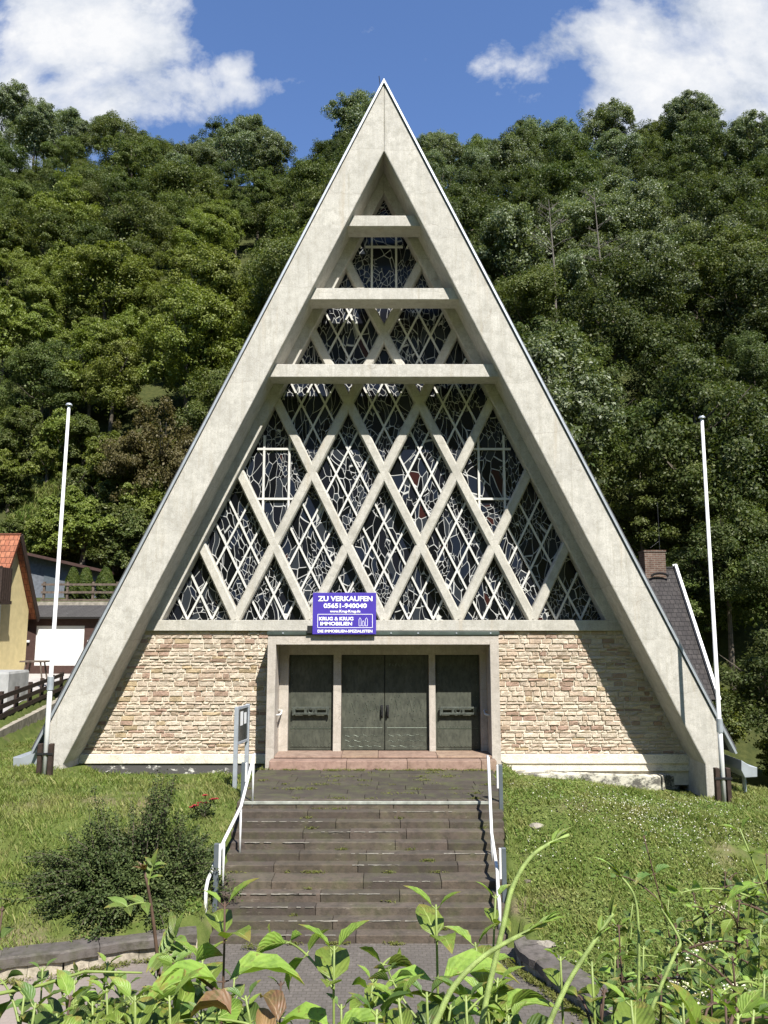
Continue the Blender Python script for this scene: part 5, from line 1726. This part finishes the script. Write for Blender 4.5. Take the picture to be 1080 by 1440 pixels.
class LeafSet:
    def __init__(self): self.v = []; self.f = []; self.uv = []

    def leaf(self, base, direc, up, L, Wd, droop=.5, fold=.25, r=random, seg=7, twist=0.0, tip=1.0):
        d = Vector(direc).normalized(); up = Vector(up); s = d.cross(up)
        if s.length < 1e-3: s = d.orthogonal()
        s.normalize(); n = s.cross(d).normalized()
        p = Vector(base); o = len(self.v); cross = (0, .5, 1)
        ang = -droop * .35; dl = L / seg
        wob = r.uniform(0, 6.28)
        for i in range(seg + 1):
            t = i / seg
            w_ = Wd * .5 * (math.sin(math.pi * min(1, t ** .72)) ** .9) * (1 - .25 * t * tip) if 0 < i < seg else .0004
            w_ *= 1 + .05 * math.sin(t * 14 + wob)
            dd = (d * math.cos(ang) - n * math.sin(ang)); nn = (n * math.cos(ang) + d * math.sin(ang))
            for side, u in ((-1, 0), (-.5, .25), (0, .5), (.5, .75), (1, 1)):
                q = p + s * (side * w_) + nn * (abs(side) ** 1.3 * w_ * fold * 1.2 + .06 * w_ * math.sin(t * 22 + side * 3 + wob))
                self.v.append(q); self.uv.append((u, t))
            p = p + dd * dl; ang += droop * 1.7 / seg
        for i in range(seg):
            for k in range(4):
                a = o + i * 5 + k; self.f.append((a, a + 1, a + 6, a + 5))
        return self

    def build(self, name, mat, parent):
        b = BASE[parent.name]
        me = bpy.data.meshes.new(name); me.from_pydata([tuple(q - b) for q in self.v], [], self.f)
        ul = me.uv_layers.new(name="UVMap")
        for p in me.polygons:
            for k in range(p.loop_total): ul.data[p.loop_start + k].uv = self.uv[me.loops[p.loop_start + k].vertex_index]
        me.polygons.foreach_set("use_smooth", [True] * len(me.polygons))
        me.materials.append(mat); o = bpy.data.objects.new(name, me); COL.objects.link(o); o.parent = parent; BASE[o.name] = b
        return o


def bez(a, b, c, n=9):
    return [a * (1 - t) ** 2 + b * (2 * t * (1 - t)) + c * t * t for t in [i / (n - 1) for i in range(n)]]


def ground_at(x, y): return Vector((x, y, terrain(x, y) - .03))


def opposite_plant(top, dist, label, leafL, mat, seed, pairs=5, base_off=(0, 0), side_stems=2, stem=None, spacing=.068, name='leafy_plant', group=None, blossoms=0, maxd=.9):
    """a shrubby shoot with opposite, pointed, arching leaves; top = pixel of its tip, dist = metres from the lens plane"""
    r = random.Random(seed); Y = CAM.y + dist
    tip = P(top[0], top[1], Y)
    base = ground_at(tip.x + base_off[0], tip.y + base_off[1])
    t = thing(name, base, label, "plant", group)
    st = MB(); ls = LeafSet(); lb = LeafSet()
    def shoot(a, c, npairs, scale, twist0):
        m = a.lerp(c, .55) + Vector((r.uniform(-.06, .06), r.uniform(-.06, .06), .04)) 
        pts = bez(a, m, c, 12); st.tube(pts, [.0034 * scale ** 2 * (1.2 - .8 * i / 11) + .0010 for i in range(12)], 6, True)
        L = sum((q - p_).length for p_, q in zip(pts, pts[1:]))
        az = twist0
        for k in range(npairs):
            back = .012 + spacing * scale * k * (1 + .12 * k)
            if back > L * .85: break
            f_ = max(0, 1 - back / L) * 11; i = min(10, int(f_)); q = pts[i].lerp(pts[i + 1], f_ - i); ax = (pts[i + 1] - pts[i]).normalized()
            grow = min(1.15, .50 + .36 * k) * scale * r.uniform(.85, 1.1)
            up_ang = max(-.15, .72 - .30 * k)
            for s in (0, math.pi):
                sv = r.choice((.7, .85, 1, 1, 1.1, 1.2))
                aa = az + s + r.uniform(-.25, .25)
                h = Vector((math.cos(aa), math.sin(aa), 0)); h = (h - ax * h.dot(ax)).normalized()
                d = h * math.cos(up_ang) + ax * math.sin(up_ang)
                pb = q + d * .012 * scale
                st.tube([q, pb], [.0022, .0014], 5, False)
                tgt = ls if not (mat == 'bright' and k >= 3 and r.random() < .5) else lb
                tgt.leaf(pb, d, ax + Vector((0, 0, .3)), 1.14 * leafL * grow * sv, 1.14 * leafL * sv * grow * r.uniform(.54, .66), r.uniform(.35, 1.0) if k else .3, r.uniform(.15, .45), r)
            az += math.pi / 2 + r.uniform(-.2, .2)
        return pts
    main = shoot(base, tip, pairs, 1.0, r.uniform(-.4, .4))
    for k in range(side_stems):
        f_ = 1 - r.uniform(.06, .34) / max(.4, (main[-1] - main[0]).length); i = max(1, min(10, int(f_ * 11))); a = main[i]
        ang = r.uniform(0, 6.28); l_ = r.uniform(.12, .26)
        c = a + Vector((math.cos(ang) * l_, math.sin(ang) * l_ * .7, r.uniform(-.04, .12)))
        shoot(a, c, max(2, pairs - 2), r.uniform(.7, .95), ang)
    st.build('stem', M[stem or 'stem_green'], t, smooth=True)
    if ls.v: ls.build('leaves', BL[mat], t)
    if lb.v: lb.build('leaves', BL['deep'], t)
    if blossoms:
        bl_ = MB()
        for k in range(blossoms):
            c = tip + Vector((r.uniform(-.12, .12), r.uniform(-.1, .1), r.uniform(-.12, .05)))
            for j in range(36):
                o_ = Vector((r.gauss(0, .017), r.gauss(0, .017), r.uniform(-.006, .01))); e_ = c + o_
                for a in range(2):
                    an = r.uniform(0, 3.14); w_ = Vector((math.cos(an), math.sin(an), r.uniform(-.3, .3))) * .005; w2 = Vector((-w_.y, w_.x, .002))
                    bl_.add([e_ - w_, e_ + w2 * .4, e_ + w_, e_ - w2 * .4], [(0, 1, 2, 3)])
        bl_.build('blossoms', M['blossom'], t)
    return t


PLANTS = [
    # tip px, distance, leaf length, kind, pairs, side stems, label
    ((316, 1268), 1.75, .125, 'bright', 5, 2, "tall leafy plant with drooping bright leaves below the curved left rail"),
    ((285, 1345), 2.0, .10, 'bright', 4, 3, "bushy bright plant with drooping leaves before the dark shrub"),
    ((470, 1330), 1.75, .115, 'bright', 5, 2, "leafy plant with broad bright leaves before the middle of the path"),
    ((525, 1375), 2.05, .115, 'bright', 5, 3, "broad bright leaves spreading low at the centre of the path"),
    ((613, 1272), 1.8, .115, 'bright', 6, 2, "tallest broad-leaved plant in front of the stairs' right half"),
    ((668, 1325), 1.95, .115, 'bright', 5, 3, "broad-leaved plant between the tallest plant and the right rail"),
    ((697, 1258), 2.1, .085, 'bright', 4, 1, "thin leafy shoot reaching the foot of the right rail"),
    ((600, 1395), 1.6, .11, 'deep', 5, 3, "deep green leaves low before the path at the bottom centre"),
    ((560, 1400), 1.45, .10, 'bright', 4, 2, "bright leaves at the bottom edge below the path's centre"),
    ((655, 1400), 1.5, .095, 'deep', 4, 3, "deep green plant at the bottom edge under the thick pale shoots"),
    ((788, 1345), 1.9, .07, 'bright', 2, 1, "leafy shoot standing before the right kerb's upper end"),
    ((832, 1352), 1.7, .085, 'bright', 2, 0, "single large bright leaves before the right kerb"),
    ((100, 1400), 1.75, .10, 'bright', 4, 2, "bright heart-shaped leaves over the lower left path"),
    ((50, 1410), 1.55, .09, 'deep', 4, 2, "deep green plant in the bottom left corner"),
    ((150, 1390), 2.0, .085, 'bright', 4, 3, "bright bushy plant before the left kerb's dark coping"),
    ((190, 1400), 1.55, .105, 'bright', 4, 3, "bright broad leaves at the bottom edge left of the drooping plant"),
    ((238, 1400), 1.6, .10, 'bright', 4, 3, "bright broad leaves at the bottom edge under the drooping plant"),
    ((345, 1400), 1.7, .075, 'deep', 4, 3, "dark small-leaved plant right of the drooping plant"),
    ((395, 1380), 2.0, .055, 'deep', 5, 1, "thin dark plant with narrow leaves against the grey path"),
    ((700, 1375), 1.75, .10, 'bright', 4, 3, "bright broad leaves left of the right kerb"),
    ((715, 1428), 1.55, .08, 'bright', 4, 2, "bright plant at the bottom edge below the right kerb"),
]
for i, (tp, dist, L, kind, pairs, ss, lab) in enumerate(PLANTS):
    opposite_plant(tp, dist, lab, L, kind, 500 + i, pairs, ((i % 3 - 1) * .08, -.05), ss, 'stem_brown' if i in (0, 12, 18) else None)

# a low fringe along the bottom edge
FR = "low leafy plants fringing the bottom edge of the view"
rr = random.Random(99)
for i in range(13):
    px = 30 + i * 84 + rr.uniform(-18, 18)
    if 325 < px < 450 or 690 < px < 875 or px < 150: continue
    opposite_plant((px, rr.uniform(1392, 1432)), rr.uniform(1.35, 1.75), "low leafy plant fringing the bottom edge of the view", rr.uniform(.08, .105), 'bright' if rr.random() < .6 else 'deep', 1200 + i, 5, (rr.uniform(-.06, .06), 0), 4, 'stem_green', group=FR)

SM = "small-leaved bushy plants at the lower left edge"
for i, (px, py, dd) in enumerate(((130, 1408, 1.8), (35, 1392, 1.8), (105, 1378, 2.0), (152, 1352, 2.3), (60, 1360, 2.3), (178, 1382, 2.1), (222, 1372, 2.1), (262, 1392, 1.9), (300, 1398, 1.8), (345, 1415, 1.75), (210, 1420, 1.6), (285, 1425, 1.6), (80, 1425, 1.6), (330, 1372, 2.2), (480, 1412, 1.8), (545, 1405, 1.9), (625, 1420, 1.7))):
    opposite_plant((px, py), dd, "small-leaved bushy plant at the lower left edge" if px < 400 else "small-leaved bushy plant at the bottom edge before the stairs", .062, 'deep' if i % 3 else 'bright', 1500 + i, 6, (0, 0), 6, 'stem_green', group=SM if px < 400 else "small-leaved bushy plants before the stairs", spacing=.045)

# the thicket on the right
rr = random.Random(77)
TH_ = "dogwood thicket filling the lower right corner"
k = 0
for (px, py, dist, L) in ((870, 1300, 2.6, .075), (905, 1330, 2.3, .085), (950, 1300, 2.8, .08), (1000, 1290, 2.9, .08), (1040, 1265, 3.0, .08), (1070, 1300, 2.5, .085), (930, 1370, 2.0, .085), (985, 1350, 2.2, .085), (1030, 1345, 2.1, .09),
                          (1075, 1370, 1.9, .095), (900, 1405, 1.7, .09), (960, 1410, 1.6, .09), (1020, 1405, 1.7, .095), (1060, 1420, 1.5, .10), (850, 1390, 1.9, .08), (890, 1270, 3.2, .07), (975, 1255, 3.3, .07), (1060, 1235, 3.3, .075), (1020, 1225, 3.5, .07), (940, 1265, 3.4, .065), (1078, 1200, 3.2, .08),
                          (865, 1345, 2.4, .07), (1000, 1385, 2.0, .085), (940, 1330, 2.6, .075), (1050, 1320, 2.6, .08)):
    opposite_plant((px, py), dist, "leafy shoot of the dogwood thicket in the lower right corner", L * .82, 'deep' if k % 4 else 'bright', 700 + k, 6, (rr.uniform(-.15, .15), rr.uniform(-.1, .1)), 4, 'stem_green' if k % 2 else 'stem_brown', name='dogwood_shoot', group=TH_, blossoms=(2 if k in (3, 7, 1) else 0))
    k += 1
opposite_plant((1040, 1165), 2.3, "lone sprig with a bright hanging leaf above the lower right thicket", .075, 'bright', 901, 3, (.5, 0), 1, 'stem_green')
opposite_plant((905, 1175), 3.4, "slender dark-leaved sprig rising over the clover lawn", .07, 'deep', 902, 3, (.35, .1), 1, 'stem_brown')
opposite_plant((4, 1275), 1.9, "dark leaf tip entering at the left picture edge", .07, 'deep', 903, 2, (-.1, 0), 0, 'stem_brown')

# the pinnate plant with its dark stem
Y = CAM.y + 2.2
base = ground_at(P(238, 1360, Y).x + .06, Y); tip = P(203, 1225, Y)
t = thing('pinnate_sapling', base, "young sapling with dark stem, pinnate leaves and reddish tip before the shrub", "sapling")
st = MB(); pts = bez(base, P(236, 1345, Y), tip, 14); st.tube(pts, [.008 - .0045 * i / 13 for i in range(14)], 7)
ls = LeafSet(); r = random.Random(5); pet = MB()
def pinnate(o_, d, L, n, leafL, up=Vector((0, -.4, 1))):
    d = d.normalized(); e = o_ + d * L + Vector((0, 0, -.12 * L)); m = o_ + d * L * .5 + Vector((0, 0, .10 * L)); pp = bez(o_, m, e, 10)
    pet.tube(pp, [.003 - .0016 * i / 9 for i in range(10)], 5, False)
    s = d.cross(up).normalized()
    for k in range(n):
        f_ = (.28 + .68 * k / max(1, n - 1)) * 9; i = min(8, int(f_)); q = pp[i].lerp(pp[i + 1], f_ - i)
        for sg_ in (-1, 1):
            dd = s * sg_ + d * .55 + Vector((0, 0, r.uniform(-.1, .2))); ls.leaf(q, dd, up, leafL * r.uniform(.8, 1.1), leafL * .36, r.uniform(.2, .5), .25, r, 6)
    ls.leaf(e, d, up, leafL, leafL * .38, .3, .25, r, 6)
pinnate(pts[8], P(262, 1255, Y - .05) - pts[8], .16, 5, .075)
pinnate(pts[11], P(160, 1268, Y - .1) - pts[11], .085, 2, .07)
pinnate(pts[6], P(180, 1330, Y) - pts[6], .13, 4, .07)
pinnate(pts[9], P(250, 1345, Y - .1) - pts[9], .12, 4, .07)
pinnate(pts[12], P(215, 1215, Y) - pts[12], .06, 3, .045)
st.build('stem', M['stem_brown'], t, smooth=True); pet.build('leaf_stalks', M['stem_green'], t); ls.build('leaves', BL['pinnate'], t)
lt = LeafSet()
for k in range(9):
    a = r.uniform(0, 6.28); lt.leaf(tip, Vector((math.cos(a), math.sin(a), r.uniform(.3, 1.4))), (0, 0, 1), .035, .012, .3, .3, r, 5)
lt.build('young_leaves', BL['brown'], t)

# thick pale shoots arching in
def thick(name, pix, dist, r0, label):
    Y = CAM.y + dist; pts = [P(px, py, Y + .015 * i) for i, (px, py) in enumerate(pix)]
    t = thing(name, ground_at(pts[0].x, Y), label, "shoot")
    b = ground_at(pts[0].x + (pts[0].x - pts[1].x) * 1.2, Y)
    ctrl = pts[0] + (pts[0] - pts[1]).normalized() * (pts[0] - b).length * .5
    out = bez(b, ctrl, pts[0], 12)[:-1]
    full = pts
    for i in range(len(full) - 1):
        p1 = full[i]; p2 = full[i + 1]; p0 = full[i - 1] if i else out[-1]; p3 = full[min(len(full) - 1, i + 2)]
        for s in range(6):
            u = s / 6; out.append(.5 * ((2 * p1) + (p2 - p0) * u + (2 * p0 - 5 * p1 + 4 * p2 - p3) * u * u + (3 * p1 - p0 - 3 * p2 + p3) * u ** 3))
    out.append(full[-1]); n = len(out)
    mb = MB(); mb.tube(out, [r0 * (1.1 - .55 * i / n) for i in range(n)], 10); mb.build('shoot', M['stem_pale'], t, smooth=True)
    ls = LeafSet(); r = random.Random(int(pix[0][0])); e = out[-1]; d = (out[-1] - out[-4]).normalized()
    for k in range(7):
        dd = d + Vector((r.uniform(-.5, .5), r.uniform(-.5, .5), r.uniform(-.3, .5))); ls.leaf(e - d * r.uniform(0, .05), dd, (0, 0, 1), r.uniform(.025, .05), .010, .3, .4, r, 5)
    ls.build('tip_leaves', BL['bright'], t)


thick('thick_shoot', [(612, 1440), (640, 1385), (690, 1338), (768, 1298)], 1.15, .0050, "thick pale green shoot slanting up from the bottom edge before the broad leaves")
thick('thick_shoot', [(708, 1300), (722, 1245), (752, 1200), (800, 1174)], 1.35, .0050, "thick pale shoot arching over the lawn right of the stairs")
thick('thick_shoot', [(772, 1440), (800, 1380), (835, 1325), (862, 1285)], 1.2, .0045, "thick pale shoot crossing the right kerb")
thick('thick_shoot', [(898, 1380), (898, 1310), (890, 1255), (855, 1215)], 1.9, .0040, "thin pale shoot bending left before the clover lawn")
thick('thick_shoot', [(930, 1385), (950, 1340), (955, 1320), (925, 1270)], 1.8, .0045, "thin pale forked shoot inside the lower right thicket")
# pale stem lying across the lower left
Y = CAM.y + 1.8
b = ground_at(P(-60, 1420, Y).x, Y)
t = thing('pale_runner', b, "thin pale runner crossing before the left kerb", "shoot")
mb = MB(); mb.tube([b, P(-40, 1400, Y), P(0, 1397, Y), P(60, 1385, Y), P(120, 1366, Y), P(200, 1368, Y)], [.004, .004, .004, .0035, .003, .002], 7); mb.build('shoot', M['stem_green'], t, smooth=True)
# withered leaves at the bottom edge
Y = CAM.y + 1.45
q = P(372, 1446, Y); b = ground_at(q.x, Y)
t = thing('withered_plant', b, "withered brown leaves at the bottom edge before the path", "plant")
st = MB(); st.tube([b, q], [.006, .003], 6); st.build('stem', M['stem_brown'], t)
ls = LeafSet(); r = random.Random(4)
for k in range(6):
    a = r.uniform(0, 6.28); ls.leaf(q + Vector((r.uniform(-.08, .08), r.uniform(-.05, .05), r.uniform(-.05, .01))), Vector((math.cos(a), math.sin(a) * .5, r.uniform(-.1, .5))), (0, 0, 1), r.uniform(.07, .11), r.uniform(.03, .05), r.uniform(.5, 1.3), r.uniform(.4, .9), r)
ls.build('leaves', BL['brown'], t)

for ps in PROTO.items():
    for v, root in enumerate(ps[1]):
        if (ps[0], v) not in USED:
            for ch_ in list(root.children): bpy.data.objects.remove(ch_)
            bpy.data.objects.remove(root)
print("trees", cnt)
